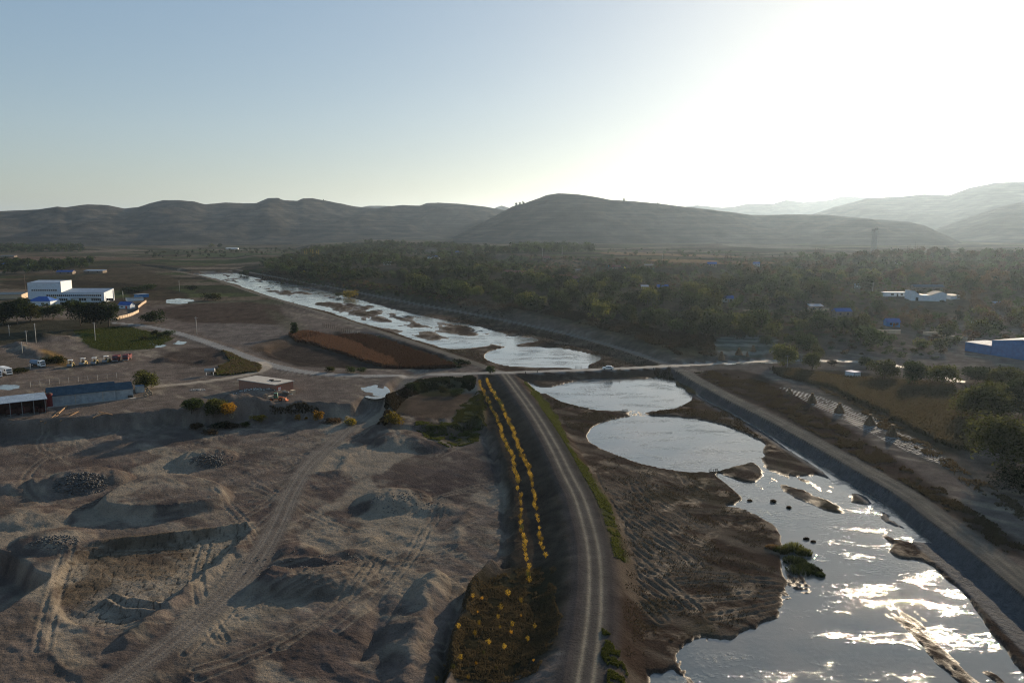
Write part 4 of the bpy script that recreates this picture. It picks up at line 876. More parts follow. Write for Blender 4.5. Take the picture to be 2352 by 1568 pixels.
LMK = [((994,594),'blue roofed wood shed'),((829,586),'pale grey wood roof'),((889,608),'white wood hut'),((1191,632),'long red tiled house'),((1296,642),'red roofed village row'),((1341,656),'blue edged village roof'),((1481,666),'pale scrub roof'),((1523,668),'purple blue roof'),((1672,694),'blue roofed pump house'),((1875,713),'pale blue roof'),((1939,727),'bright blue roof'),((2052,750),'blue walled shed'),((2040,680),'white farm, left block'),((2150,690),'white farm, long block'),((2230,800),'low blue annex'),((2300,820),'big blue warehouse'),((2254,752),'polythene roofed shed'),((1657,824),'left lane stook'),((1730,807),'right lane stook'),((1798,840),'round headed lane tree'),((1990,848),'grey container hut'),((1565,850),'right levee junction'),((1420,790),'right levee road bend'),((1301,766),'levee road by round pond'),((1176,739),'levee road by mud bars'),((1063,717),'levee road by upper bars'),((963,699),'levee road by braided water'),((838,674),'golden islet tree'),((1400,618),'flag row'),((1250,590),'plateau grove'),((700,595),'yellow poplar row'),((1826,620),'grey roofed hazy house'),((2068,610),'white gable under masts'),((2296,706),'small pale farm roof'),((147,630),'far left blue roof'),((1750,722),'wood mud wall'),((1560,720),'open scrub slope'),((1610,760),'wood corner above lane'),((1480,735),'hollow below purple roof'),((1800,770),'thicket above wet lane'),((1250,700),'slope below village row'),((1380,730),'thicket above levee road')]
def place_label(a, b, c, h, m, no):
    px, py = proj(a, b, c); k = min(range(len(LMK)), key=lambda j: (LMK[j][0][0]-px)**2+6*(LMK[j][0][1]-py)**2); (lx, ly), nm = LMK[k]; dx, dy = px-lx, (py-ly)*2.4
    d = ('right of' if dx > 0 else 'left of') if abs(dx) > abs(dy) else ('in front of' if dy > 0 else 'behind'); dist = 'just ' if abs(dx)+abs(dy) < 22 else 'well ' if abs(dx)+abs(dy) > 60 and 'of' in d and d != 'in front of' else ''
    return '%s %s %s %s%s the %s' % ('tall' if h > 11 else 'middling' if h > 8.5 else 'low', words[m], ('rounded tree', 'spreading tree', 'bushy tree')[no], dist, d, nm)
ORD = lambda k: '%d%s' % (k, 'th' if 10 < k % 100 < 14 else {1: 'st', 2: 'nd', 3: 'rd'}.get(k % 10, 'th'))
LBL = [place_label(a, b, c, h, m, i % 3) for i, (s, a, b, c, h, wd, m, where) in enumerate(pool[:300])]
for l in set(LBL):
    ix = [i for i, q in enumerate(LBL) if q == l]
    if len(ix) > 1:
        for k, i in enumerate(sorted(ix, key=lambda i: pool[i][1]/pool[i][2])): LBL[i] = l.replace('just ', '').replace('well ', '')+', %s from left' % ORD(k+1)
for i, (s, a, b, c, h, wd, m, where) in enumerate(pool[:300]):
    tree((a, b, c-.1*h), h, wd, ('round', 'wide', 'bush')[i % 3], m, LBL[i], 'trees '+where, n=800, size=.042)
for m in ('dark', 'mid', 'olive', 'brown'):
    merged('distant_trees', [(a, b, c, h, wd) for (s, a, b, c, h, wd, mm, wh) in pool[300:] if mm == m], m, 'stuff', '%s crowns massed in the far woods and hedges' % words[m], 'trees')
shr = []
for zi, (P, z, sp) in enumerate([([(1560,690),(1700,640),(2000,650),(2352,655),(2450,700),(2450,760),(2200,765),(2180,800),(1990,800),(1800,780),(1640,775)], 5, 8.5), ([(1180,600),(1330,608),(1640,622),(1600,680),(1300,650)], 9, 9), ([(1640,600),(2352,596),(2400,640),(1700,640)], 13, 11), ([(620,640),(760,655),(1060,705),(1060,690),(760,640)], 2, 7)]):
    rng = np.random.default_rng(700+zi); X, Y = scatter(P, z, sp, rng); dd = np.min(np.hypot(X[:, None]-CLEAR[None, :, 0], (Y[:, None]-CLEAR[None, :, 1]+8)*.6), axis=1); k = dd > 9; X, Y = X[k], Y[k]; Z = HL(X, Y)
    shr += [(a, b, c, rng.uniform(1.2, 3.2), rng.uniform(2.5, 5.5), rng.integers(3)) for a, b, c in zip(X, Y, Z)]
for k, m in enumerate(('brown', 'olive', 'mid')): merged('scrub', [t[:5] for t in shr if t[5] == k], m, 'stuff', '%s scrub scattered over the village slopes' % ('brown', 'olive', 'green')[k], 'scrub', 60, .14)
# ---------------------------------------------------------------- buildings
def front(pa, pb, z=None):
    A = G(*pa); B = G(*pb)
    if z is not None: A = (*U(*pa, z), z); B = (*U(*pb, z), z)
    L = sqrt((B[0]-A[0])**2+(B[1]-A[1])**2); return A, L, atan2(B[1]-A[1], B[0]-A[0]), ppm(A)
def roof_mb(kind, L, D, h, rh, ov=.35, x0=0, y0=0):
    m = MB(); t = .12
    if kind == 'flat': m.box(x0-ov, x0+L+ov, y0-ov, y0+D+ov, h, h+max(rh, .15))
    elif kind == 'gable': m.poly([(y0-ov, h-.05), (y0+D/2, h+rh), (y0+D+ov, h-.05), (y0+D+ov, h-.05+t), (y0+D/2, h+rh+t), (y0-ov, h-.05+t)], x0-ov, x0+L+ov)
    elif kind == 'gabley': m.poly([(x0-ov, h-.05), (x0+L/2, h+rh), (x0+L+ov, h-.05), (x0+L+ov, h-.05+t), (x0+L/2, h+rh+t), (x0-ov, h-.05+t)], y0-ov, y0+D+ov, 'y')
    elif kind == 'mono': m.poly([(y0-ov, h), (y0+D+ov, h+rh), (y0+D+ov, h+rh+t), (y0-ov, h+t)], x0-ov, x0+L+ov)
    elif kind == 'hip':
        e = min(L, D)*.45; m.add([(x0-ov, y0-ov, h), (x0+L+ov, y0-ov, h), (x0+L+ov, y0+D+ov, h), (x0-ov, y0+D+ov, h), (x0+e, y0+D/2, h+rh), (x0+L-e, y0+D/2, h+rh)], [(0, 1, 5, 4), (1, 2, 5), (2, 3, 4, 5), (3, 0, 4), (3, 2, 1, 0)])
    return m
def wall_mb(kind, L, D, h, rh, x0=0, y0=0):
    m = MB(); a = -1.2
    if kind == 'gable': m.poly([(y0, a), (y0+D, a), (y0+D, h-.06), (y0+D/2, h+rh-.06), (y0, h-.06)], x0, x0+L)
    elif kind == 'gabley': m.poly([(x0, a), (x0+L, a), (x0+L, h-.06), (x0+L/2, h+rh-.06), (x0, h-.06)], y0, y0+D, 'y')
    elif kind == 'mono': m.poly([(y0, a), (y0+D, a), (y0+D, h+rh*.93), (y0, h)], x0, x0+L)
    else: m.box(x0, x0+L, y0, y0+D, a, h)
    return m
def house(name, label, pa, pb, D, h, kind, rh, wm, rm, wins=(), doors=(), z=None, group=None, cat='house', winmat='glass', doormat='door'):
    A, L, rz, s = front(pa, pb, z); o = thing(name, label, cat, A, rz, group)
    wall_mb(kind, L, D, h, rh).build('wall', MT[wm], o); roof_mb(kind, L, D, h, rh).build('roof', MT[rm], o)
    for (u0, u1, z0, z1) in wins:
        w_ = MB().box(u0*L, u1*L, -.06, .05, z0, z1).build('window', MT['wpaint'], o)
        n = max(1, int((u1-u0)*L/1.4)); g = MB()
        for i in range(n): a = u0*L+.06+i*((u1-u0)*L)/n; g.box(a, a+(u1-u0)*L/n-.12, -.09, .04, z0+.06, z1-.06)
        g.build('pane', MT[winmat], w_)
    for (u0, u1, z1) in doors: MB().box(u0*L, u1*L, -.08, .05, 0, z1).build('door', MT[doormat], o)
    return o, L, rz, s
# white and blue factory
A, L, rz, s = front((66, 694), (240, 694)); H1 = 32/s*.98; H2 = 25/s*.9; TW = L*76/174
H1 = 44/s; H2 = 22/s
o = thing('factory', 'white sheet metal factory with tall block and long low wing', 'factory', A, 0)
wall_mb('mono', TW, 16, H1, 1.2).build('tower_wall', MT['white'], o); roof_mb('mono', TW, 16, H1, 1.2, .2).build('tower_roof', MT['paleroof'], o)
wall_mb('mono', L-TW-.3, 16, H2, 2.2, TW+.3, 0).build('wing_wall', MT['white'], o); roof_mb('mono', L-TW-.3, 16, H2, 2.2, .15, TW+.5, 0).build('wing_roof', MT['paleroof'], o)
MB().box(TW+.02, TW+.28, -.1, 16.1, H2, H1+1.3).build('end_trim', MT['wpaint'], o)
for (u0, u1, z0, z1) in ((3, TW-3, H1*.58, H1*.66), (TW-12, L-2, H2*.60, H2*.80), (TW-2, TW+5, 1, 3.2), (TW+14, TW+20, 1, 3.2), (TW+36, TW+42, 1, 3.2), (TW+24, TW+32, 1, 3.2)):
    w_ = MB().box(u0, u1, -.08, .05, z0, z1).build('window', MT['wpaint'], o); g = MB(); n = max(1, int((u1-u0)/1.6))
    for i in range(n): a = u0+.08+i*(u1-u0)/n; g.box(a, a+(u1-u0)/n-.3, -.12, .04, z0+.1, z1-.1)
    g.build('pane', MT['glass'], w_)
MB().box(TW-12, TW-4, -.1, .05, 0, 4.2).build('door', MT['yellow'], o); MB().box(TW+8, TW+30, -1.6, -.02, H2*.52, H2*.55).build('canopy', MT['white'], o)
house('shed', 'white walled building with vivid blue hipped roof before the factory', (62, 702), (116, 702), 13, 3.4, 'hip', 3.2, 'white', 'blueroof', [(.2, .35, 1, 2.2), (.6, .75, 1, 2.2)], cat='shed')
house('shed', 'long pale shed with grey roof cut by the left edge', (-30, 687), (50, 686), 12, 3.6, 'mono', 1.2, 'cream', 'greyblue', cat='shed')
house('shed', 'small blue roofed hut with white wall beside the blue silo', (272, 708), (299, 709), 5, 2.6, 'gable', 2.2, 'white', 'blueroof', [(.2, .4, .9, 1.9)], [(.6, .75, 2)], cat='hut')
house('shed', 'low white shed with flat roof behind the blue roofed hut', (293, 692), (330, 690), 6, 2.4, 'flat', .2, 'white', 'greyblue', cat='shed')
house('shed', 'low blue fronted shed behind the end of the cream wall', (318, 684), (342, 682), 6, 2.6, 'flat', .2, 'bluewall', 'paleroof', cat='shed')
p = G(254, 690); s = ppm(p); o = thing('silo', 'vivid blue cylindrical silo with a white rim beside the factory', 'silo', p)
MB().tube((0, 0, 0), (0, 0, 25/s), 7.5/s, 7.5/s, 24).build('body', MT['blueroof'], o, smooth=False); MB().torus((0, 0, 25/s), 7.5/s, .25, n=24).build('rim', MT['wpaint'], o); MB().box(7.5/s, 7.5/s+.5, -.3, .3, 0, 24/s).build('ladder', MT['wpaint'], o)
# cream boundary wall
pts = GV([(267, 734), (281, 731), (293, 728), (305, 724), (319, 717), (317, 708), (327, 700), (336, 694)]); o = thing('boundary_wall', 'cream panelled boundary wall with red posts curving beside the hut', 'wall', tuple(pts[0]))
for a, b in zip(pts[:-1], pts[1:]):
    a = a-pts[0]; b = b-pts[0]; n = max(1, int(np.linalg.norm(b-a)/3.2)); th = atan2(b[1]-a[1], b[0]-a[0])
    for i in range(n):
        q = a+(b-a)*i/n; q2 = a+(b-a)*(i+1)/n; l = np.linalg.norm(q2-q)
        MB().box(.2, l, -.1, .1, -.6, 1.9, th, q).build('wall_panel', MT['cream'], o); MB().box(-.14, .14, -.16, .16, -.6, 2.1, th, q).build('post', MT['redtile'], o)
# long workshop in the yard
A, L, rz, s = front((112, 935), (308, 914)); h = 24/s
o = thing('workshop', 'long blue grey workshop with plastered wall in the scrap yard', 'workshop', A, rz)
wall_mb('gable', L*.78, 8, h, 2.3).build('wall', MT['plaster'], o); roof_mb('gable', L*.78, 8, h, 2.3, .3).build('roof', MT['greyblue'], o)
wall_mb('gable', L*.212, 7, h*.93, 1.9, L*.785, .6).build('annex_wall', MT['plaster'], o); roof_mb('gable', L*.195, 7, h*.93, 1.9, .2, L*.795, .6).build('annex_roof', MT['greyblue'], o)
MB().box(-.3, L+.5, -1.3, 0, -1, .18).build('plinth', MT['concrete'], o)
for u in (.3, .62): MB().box(u*L, u*L+.35, -.12, .02, 0, h-.05).build('pilaster', MT['concrete'], o)
MB().box(L*.93, L*.985, -.04, .62, .1, 1.0).build('vent', MT['post'], o)
A2, L2, rz2, s2 = front((-60, 968), (108, 948)); h2 = 34/s2
o = thing('open_shed', 'open fronted shed with pale ribbed roof over rusty machinery', 'shed', A2, rz2)
roof_mb('mono', L2, 7, h2, .9, .4).build('roof', MT['paleroof'], o); MB().box(0, L2, 6.7, 6.9, -1, h2+.5).build('back_wall', MT['rust'], o); MB().box(L2-.2, L2, 0, 6.7, -1, h2).build('end_wall', MT['rust'], o)
for i in range(7): MB().box(i*(L2-.4)/6, i*(L2-.4)/6+.2, 0, .2, -1, h2).build('post', MT['steel'], o)
for i, (px, py, r, l) in enumerate([(20, 955, 1.1, 3), (48, 953, 1.3, 3.4), (78, 949, 1.0, 2.6), (92, 950, .8, 2)]):
    p = G(px, py); o = thing('tank', ('rusty red drum lying %s' % ('furthest left under the open shed', 'in the middle of the open shed', 'right of the largest drum in the open shed', 'smallest, at the right end of the open shed')[i]), 'tank', (p[0], p[1]+1.5, p[2]), rz2+.2*i)
    MB().tube((-l/2, 0, r), (l/2, 0, r), r, r, 16).build('drum', MT['rust'], o); MB().torus((0, 0, r), r+.03, .06, (1, 0, 0), 16).build('band', MT['red'], o); MB().box(-l*.4, l*.4, -r*.6, r*.6, 0, .25).build('cradle', MT['steel'], o)
p = G(115, 934); s = ppm(p); o = thing('tank', 'tall dark red upright tank between the two sheds', 'tank', p); MB().tube((0, 0, 0), (0, 0, 30/s), 1.0, 1.0, 18).build('body', MT['red'], o); MB().tube((0, 0, 30/s), (0, 0, 30/s+.4), 1.0, .3, 18).build('cap', MT['rust'], o)
p = G(17, 935); s = ppm(p); o = thing('tank', 'short red tank standing at the left edge of the yard', 'tank', p); MB().tube((0, 0, 0), (0, 0, 12/s), .9, .9, 16).build('body', MT['red'], o); MB().tube((0, 0, 12/s), (0, 0, 12/s+.25), .95, .5, 16).build('cap', MT['rust'], o)
# yard fence behind the workshop
fp = [GV([(a, 887-(a-80)*.103)])[0] for a in range(70, 300, 22)]; o = thing('fence', 'thin railing with posts running behind the long workshop', 'fence', tuple(fp[0]))
for a, b in zip(fp[:-1], fp[1:]):
    a = a-fp[0]; b = b-fp[0]; MB().box(-.06, .06, -.06, .06, -.3, 2.2, 0, a).build('post', MT['steel'], o)
    for z_ in (1.0, 2.0): MB().tube(a+np.array([0, 0, z_]), b+np.array([0, 0, z_]), .035, n=4).build('rail', MT['steel'], o)
# brick house with loading step
A, L, rz, s = front((549, 894), (633, 896)); rz_ = rz; h = 22/s
o = thing('brick_house', 'flat roofed red brick house with red door facing the sun', 'house', A, rz)
bw = MB().box(0, L, 0, 8.5, -2.5, h).build('wall', MT['brick'], o); rf = MB().box(-.35, L+.35, -.35, 8.85, h, h+.28).build('roof', MT['concrete'], o)
MB().torus((L*.62, 5, h+.42), .8, .14).build('cable_coil', MT['post'], rf); MB().tube((L*.7, 3.2, h+.4), (L*.86, 5.2, h+.4), .12).build('pipe', MT['post'], rf)
d_ = MB().box(L-.03, L+.08, .9, 2.6, .3, 2.9).build('door', MT['door'], o); g = MB()
for i in range(3): g.box(L+.05, L+.12, 1.1, 2.4, .6+.72*i, 1.1+.72*i)
g.build('door_panel', MT['wpaint'], d_)
MB().box(L+.02, L+4.6, 0.2, 5.2, -1.2, .25).build('step', MT['cream'], o, label='pale concrete landing before the red door'); MB().box(L+3.4, L+4.6, 3.6, 5.2, .25, 1.5).build('parapet', MT['cream'], o)
p = G(661, 905); o = thing('slab', 'tilted grey slab leaning beside the brick house landing', 'slab', p, -.5); sl2 = MB().box(-1.5, 1.5, -.1, .1, 0, 1.8).build('panel', MT['concrete'], o); sl2.rotation_euler = (.9, 0, 0)
# container hut, white farm, blue warehouse
A, L, rz, s = front((1940, 867), (1962, 871)); o = thing('container_hut', 'pale grey metal container hut on the field edge', 'hut', A, rz); MB().box(0, L, 0, 4.0, -.4, 15.5/s).build('wall', MT['white'], o); MB().box(-.1, L+.1, -.1, 4.1, 15.5/s, 15.5/s+.12).build('roof', MT['blueroof'], o)
for x_ in (0, L-.1): MB().box(x_-.04, x_+.14, -.05, .1, -.4, 15.5/s).build('corner_post', MT['steel'], o)
house('farm_shed', 'leftmost white block of the white farm, with dark windows', (2032, 681), (2082, 681), 6, 12/4.2, 'flat', .3, 'white', 'paleroof', [(.28, .42, .8, 2.2), (.72, .84, .8, 2.2)], [(.55, .62, 2.1)], cat='farm building', doormat='glass')
A, L, rz, s = front((2093, 690), (2173, 692)); h = 15/s; o = thing('farm_shed', 'long white gabled block in the middle of the white farm', 'farm building', A, rz)
MB().poly([(0, -1), (L, -1), (L, h*1.05), (L*.85, h*1.35), (L*.55, h*.8), (L*.22, h*.95), (L*.08, h*1.5), (0, h*1.55)], 0, 9, 'y').build('wall', MT['white'], o)
MB().poly([(L*.55, h*.8+.02), (L*.85, h*1.35+.02), (L, h*1.05+.02), (L, h*1.05+.2), (L*.85, h*1.35+.2), (L*.55, h*.8+.2)], -.2, 9.2, 'y').build('roof', MT['greyblue'], o); MB().poly([(0, h*1.55+.02), (L*.08, h*1.5+.02), (L*.22, h*.95+.02), (L*.22, h*.95+.2), (L*.08, h*1.5+.2), (0, h*1.55+.2)], -.2, 9.2, 'y').build('roof', MT['greyblue'], o); MB().box(L*.12, L*.20, -.05, .05, 0, 2.4).build('door', MT['glass'], o)
house('farm_shed', 'smaller white block at the right end of the white farm', (2184, 688), (2204, 687), 6, 2.8, 'mono', .8, 'white', 'greyblue', cat='farm building')
house('farm_shed', 'tile roofed range behind the white farm', (2100, 668), (2168, 668), 7, 3, 'gable', 1.8, 'mudwall', 'greyblue', cat='farm building')
A, L, rz, s = front((2276, 815), (2420, 838)); h = 40/s
o = thing('warehouse', 'big blue sheet metal warehouse at the right edge', 'warehouse', A, rz)
wall_mb('gabley', L, 40, h*.85, h*.26).build('wall', MT['bluewall'], o); roof_mb('gabley', L, 40, h*.85, h*.26, .3).build('roof', MT['paleroof'], o)
o, L, rz, s = house('warehouse', 'low blue annex joined to the left of the big blue warehouse', (2216, 805), (2274, 815), 14, 20/4.6, 'flat', .2, 'bluewall', 'paleroof', cat='warehouse')
# village and far houses: (px, base y, width P, height m, roof, wall, label)
VH = [
 (994,594,28,'blueroof','white','blue roofed shed half hidden in the far wood'),(1055,582,18,'blueroof','mudwall','small blue roof near the top of the far wood'),(829,586,16,'paleroof','mudwall','pale grey roof in the left part of the far wood'),
 (889,608,16,'paleroof','white','white hut in a clearing of the far wood'),(859,605,14,'redtile','mudwall','dull roofed hut left of the white hut in the far wood'),(669,597,9,'paleroof','white','tiny white hut beside the poplars left of the wood'),
 (1191,632,32,'redtile','mudwall','long red tiled house, leftmost under the bluff'),(1168,631,18,'redtile','mudwall','short red tiled house left of the long one under the bluff'),(1262,644,22,'redtile','mudwall','mud walled house with gable below the bluff'),
 (1296,642,26,'redtile','mudwall','red tiled house in the middle of the village row'),(1326,646,24,'redtile','mudwall','red tiled house at the right of the village row'),(1341,656,24,'blueroof','mudwall','blue edged roof in front of the village row'),
 (1523,668,24,'blueroof','mudwall','purple blue roof in the scrub at centre right'),(1481,666,16,'paleroof','mudwall','pale roof left of the purple blue roof'),(1672,694,24,'blueroof','plaster','blue roofed pump house on the open slope'),
 (1636,612,20,'blueroof','mudwall','small blue roof on the plateau edge'),(1738,611,14,'blueroof','white','tiny blue roof among the plateau trees'),(1826,620,26,'paleroof','mudwall','grey roofed house in the hazy upper village'),
 (2068,610,16,'paleroof','white','white gable in the upper village below the lattice mast'),(1939,727,38,'blueroof','mudwall','bright blue roof left of the white farm track'),(1875,713,30,'paleroof','mudwall','pale blue roof above the bright blue one'),
 (2052,750,30,'blueroof','bluewall','blue walled shed between lane and white farm'),(2254,752,40,'paleroof','plaster','pale polythene roofed shed above the blue warehouse'),(1971,663,9,'paleroof','white','tiny white hut left of the white farm'),
 (2296,706,20,'paleroof','mudwall','small pale roof right of the white farm'),(1924,606,14,'redtile','mudwall','red roofed hut left of the red flag'),
 (147,630,36,'blueroof','mudwall','blue roof among the dark trees at far left'),(215,627,46,'paleroof','mudwall','long pale roofed range right of the far left blue roof'),(5,612,14,'blueroof','mudwall','small blue roof at the far left edge'),
 (78,613,30,'paleroof','white','white roof behind the far left trees'),(532,573,28,'tarp','tarp','pale greenhouse on the far plain'),(17,591,34,'greyblue','mudwall','grey roofs of the far left hamlet'),
 (1255,596,16,'redtile','mudwall','tiny roof on the plateau rim'),(1416,618,20,'redtile','mudwall','house with flags on the plateau edge'),(1490,616,18,'greyblue','mudwall','dark roofed house right of the flags'),(1330,626,14,'greyblue','mudwall','small dark hut on the bluff')]
for i, (px, py, wp, rm, wm, lb) in enumerate(VH):
    p = G(px, py); s = ppm(p); L = wp/s; o = thing('village_house', lb, 'greenhouse' if rm == 'tarp' else 'house', (p[0]-L/2, p[1], p[2]), random.uniform(-.12, .12)); D = min(10, max(4.5, L*.5)); h = 3.0 if L > 8 else 2.6
    kind = 'gable' if rm in ('redtile', 'blueroof') else 'mono'; rh = 1.9 if kind == 'gable' else 1.0
    wall_mb(kind, L, D, h, rh).build('wall', MT[wm], o); roof_mb(kind, L, D, h, rh).build('roof', MT[rm], o)
    if L > 6 and rm != 'tarp':
        for u in (.22, .70): MB().box(u*L, u*L+1.3, -.06, .05, .9, 2.2).build('window', MT['glass'], o)
        MB().box(L*.46, L*.46+1.1, -.06, .05, 0, 2.1).build('door', MT['oldwood'], o)
for i, (a, b) in enumerate([((1988, 763), (2068, 771)), ((2120, 768), (2164, 775)), ((2168, 776), (2262, 790)), ((1706, 716), (1752, 722)), ((1840, 718), (1905, 713))]):
    A, L, rz, s = front(a, b); o = thing('field_wall', 'pale mud wall %s' % ('below the white farm, leftmost stretch', 'below the white farm, short middle stretch', 'running down to the blue warehouse', 'in the wood above the lane', 'beside the bright blue roof')[i], 'wall', A, rz)
    MB().box(0, L, 0, .4, -.5, 1.5).build('wall_body', MT['cream'], o); MB().box(-.05, L+.05, -.06, .46, 1.5, 1.62).build('coping', MT['concrete'], o)
# ---------------------------------------------------------------- poles, mast, flags
def pole(pb, pt, label, cross=True, mat='pole', group=None):
    p = G(*pb); s = ppm(p); h = (pb[1]-pt[1])/s*1.02; o = thing('utility_pole', label, 'pole', p, random.uniform(-.4, .4), group); o.rotation_euler[1] = 0
    MB().tube((0, 0, -.5), (0, 0, h), .19, .12, 8).build('post', MT[mat], o, smooth=True)
    if cross:
        c = MB().box(-.9, .9, -.06, .06, h-.7, h-.58).build('crossarm', MT['steel'], o); g = MB()
        for x_ in (-.8, 0, .8): g.tube((x_, 0, h-.58), (x_, 0, h-.38), .05, .04, 6)
        g.build('insulators', MT['wpaint'], c)
    return p, h
for pb, pt, lb in [((22,772),(19,747),'short pole at the left edge of the field row'),((62,791),(58.6,759),'pole with a crossarm in the middle of the left field group'),((83,788),(75,743),'tallest concrete pole of the left field group'),((51.6,812),(48,786),'nearest pole of the left field group, by the golden bank'),
  ((219,782),(214.6,740),'pale pole at the lower corner of the green field'),((452,768),(449,728),'pole standing alone on the bare plot beside the lane'),((412.5,670),(411,645),'pole above the pool left of the river'),
  ((70,848),(69,835),'stub pole beside the bush at the left edge'),((1808,845),(1808,815),'thin pole beside the round headed tree by the wet lane'),((2004,674),(2005,650),'pole left of the white farm'),
  ((1246,590),(1247,570),'left pole on the plateau corn field'),((1291,585),(1291,567),'right pole on the plateau corn field'),((1483,634),(1484,614),'pole in the village below the flags'),((1521,600),(1521,584),'pole on the plateau right of the flags')]:
    pole(pb, pt, lb)
pole((60, 681), (56, 630), 'tall dark pole left of the factory', True, 'oldwood'); pole((283, 690), (283, 668), 'thin mast above the blue roofed hut', False, 'steel')
def mast(pb, hp, label):
    p = G(*pb); s = ppm(p); h = hp/s; o = thing('lattice_mast', label, 'mast', p); r0, r1 = h*.045, h*.02; m = MB(); C4 = [(1, 1), (-1, 1), (-1, -1), (1, -1)]
    for a, b in C4: m.tube((a*r0, b*r0, -1), (a*r1, b*r1, h), .22, .18, 4)
    m.build('legs', MT['steel'], o); m = MB(); n = 14
    for i in range(n):
        z0, z1 = h*i/n, h*(i+1)/n; q0 = r0+(r1-r0)*i/n; q1 = r0+(r1-r0)*(i+1)/n
        for k in range(4):
            a, b = C4[k], C4[(k+1) % 4]; m.tube((a[0]*q0, a[1]*q0, z0), (b[0]*q1, b[1]*q1, z1), .10, n=3); m.tube((b[0]*q0, b[1]*q0, z0), (a[0]*q1, a[1]*q1, z1), .10, n=3)
    m.build('bracing', MT['steel'], o); m = MB()
    for k in range(6): a = k*pi/3; m.box(-.25, .25, -.12, .12, h*.88, h*.95, a, (r1*2.4*cos(a), r1*2.4*sin(a), 0))
    m.torus((0, 0, h*.9), r1*2.2, .12); m.build('antennas', MT['post'], o); MB().tube((0, 0, h), (0, 0, h*1.08), .12, .05, 5).build('tip', MT['steel'], o)
mast((2003, 581), 57, 'thinner left mast of the pair of lattice masts above the village'); mast((2010, 580), 58, 'right mast of the pair of lattice masts above the village')
for i, (px, py, m, hp) in enumerate([(1999,612,'flagred',9),(1397,616,'cyan',9),(1403,616,'flagyel',6),(1403,621,'flaggrn',5),(1433,620,'flagyel',6),(1450,621,'flaggrn',6),(1457,621,'flagred',6),(1467,621,'flagred',6),(1486,622,'flagyel',6),(1500,621,'cyan',6)]):
    p = G(px, py); s = ppm(p); h = hp/s; lb = ['large red flag in the upper village','tall light blue flag, leftmost of the flag row','yellow flag beside the light blue one','low green flag at the left of the row','lone yellow flag in the middle of the row','green flag left of two red flags','left red flag of the row','right red flag of the row','yellow flag near the right end of the row','light blue flag at the right end of the row'][i]
    o = thing('flag', lb, 'flag', p, -.2*i); MB().tube((0, 0, -.3), (0, 0, h), .07, n=5).build('pole', MT['steel'], o); w_ = 3.4 if i == 0 else 2.2; hh = 2.4 if i == 0 else 1.5
    m = MB(); vs = []
    for k in range(6): vs += [(k/5*w_, .25*sin(k*1.3), h-hh-.1*k), (k/5*w_, .25*sin(k*1.3), h-.12*k)]
    m.add(vs, [(2*k, 2*k+2, 2*k+3, 2*k+1) for k in range(5)]); m.build('cloth', MT[['flagred','cyan','flagyel','flaggrn','flagyel','flaggrn','flagred','flagred','flagyel','cyan'][i]], o)
# bare poplars and skyline trees
def atD(px, py, D):
    X, Y, Z = ray(px, py); k = D/sqrt(X*X+Y*Y); return (X*k, Y*k, CAMZ+Z*k)
for px, py, hp, n_ in [(1885,592,34,5),(2048,592,24,3),(2062,590,24,2),(2089,580,20,2),(2114,582,26,5),(2174,584,20,3),(1670,607,32,2),(1680,607,28,1)]:
    for k in range(n_):
        p = G(px+(k-n_/2)*5, py); s = ppm(p); tree(p, hp/s*random.uniform(.75, 1.05), 9/s, 'poplar', 'brown', '%s from left of the thinly leaved poplars %s' % (ORD(k+1), {1885: 'at the left end of the upper village', 2048: 'right of the lattice masts', 2062: 'just behind the group right of the masts', 2089: 'left of the tallest right hand group', 2114: 'in the tallest right hand group', 2174: 'nearest the right edge', 1670: 'on the plateau edge, tall pair', 1680: 'on the plateau edge, single'}[px]), 'thin poplars of the upper village', 'poplar', 'poplar_tree', n=240, size=.025)
for k in range(9):
    p = G(696+k*4.6, 591+.3*k); s = ppm(p); tree(p, random.uniform(17, 22)/s, 8/s, 'poplar', 'yellow' if k % 3 else 'olive', '%s poplar from left in the yellow row beside the far wood' % ORD(k+1), 'yellow poplars left of the far wood', 'poplar', 'poplar_tree', n=360, size=.03)
for px, py, hp, wp, lb in [(1186,473.5,8.5,9,'leftmost tree on the skyline of the terraced hill'),(1194,471,8,7,'middle tree of the skyline trio on the terraced hill'),(1202,469,8,8,'right tree of the skyline trio on the terraced hill'),(1433,462.5,8,7,'lone round tree on the right shoulder of the terraced hill'),(1511,469,6,3.5,'small dark tree further down the right shoulder of the hill'),(743,461,4,3,'tiny tree on the left range skyline')]:
    D = 4300 if px < 1000 else 2900; p = atD(px, py, D-6); s = F/depth(p); tree((p[0], p[1], p[2]-4), hp/s+4, wp/s, 'round', 'dark', lb, None, n=300, size=.07)
p = atD(1950, 465.5, 5400)
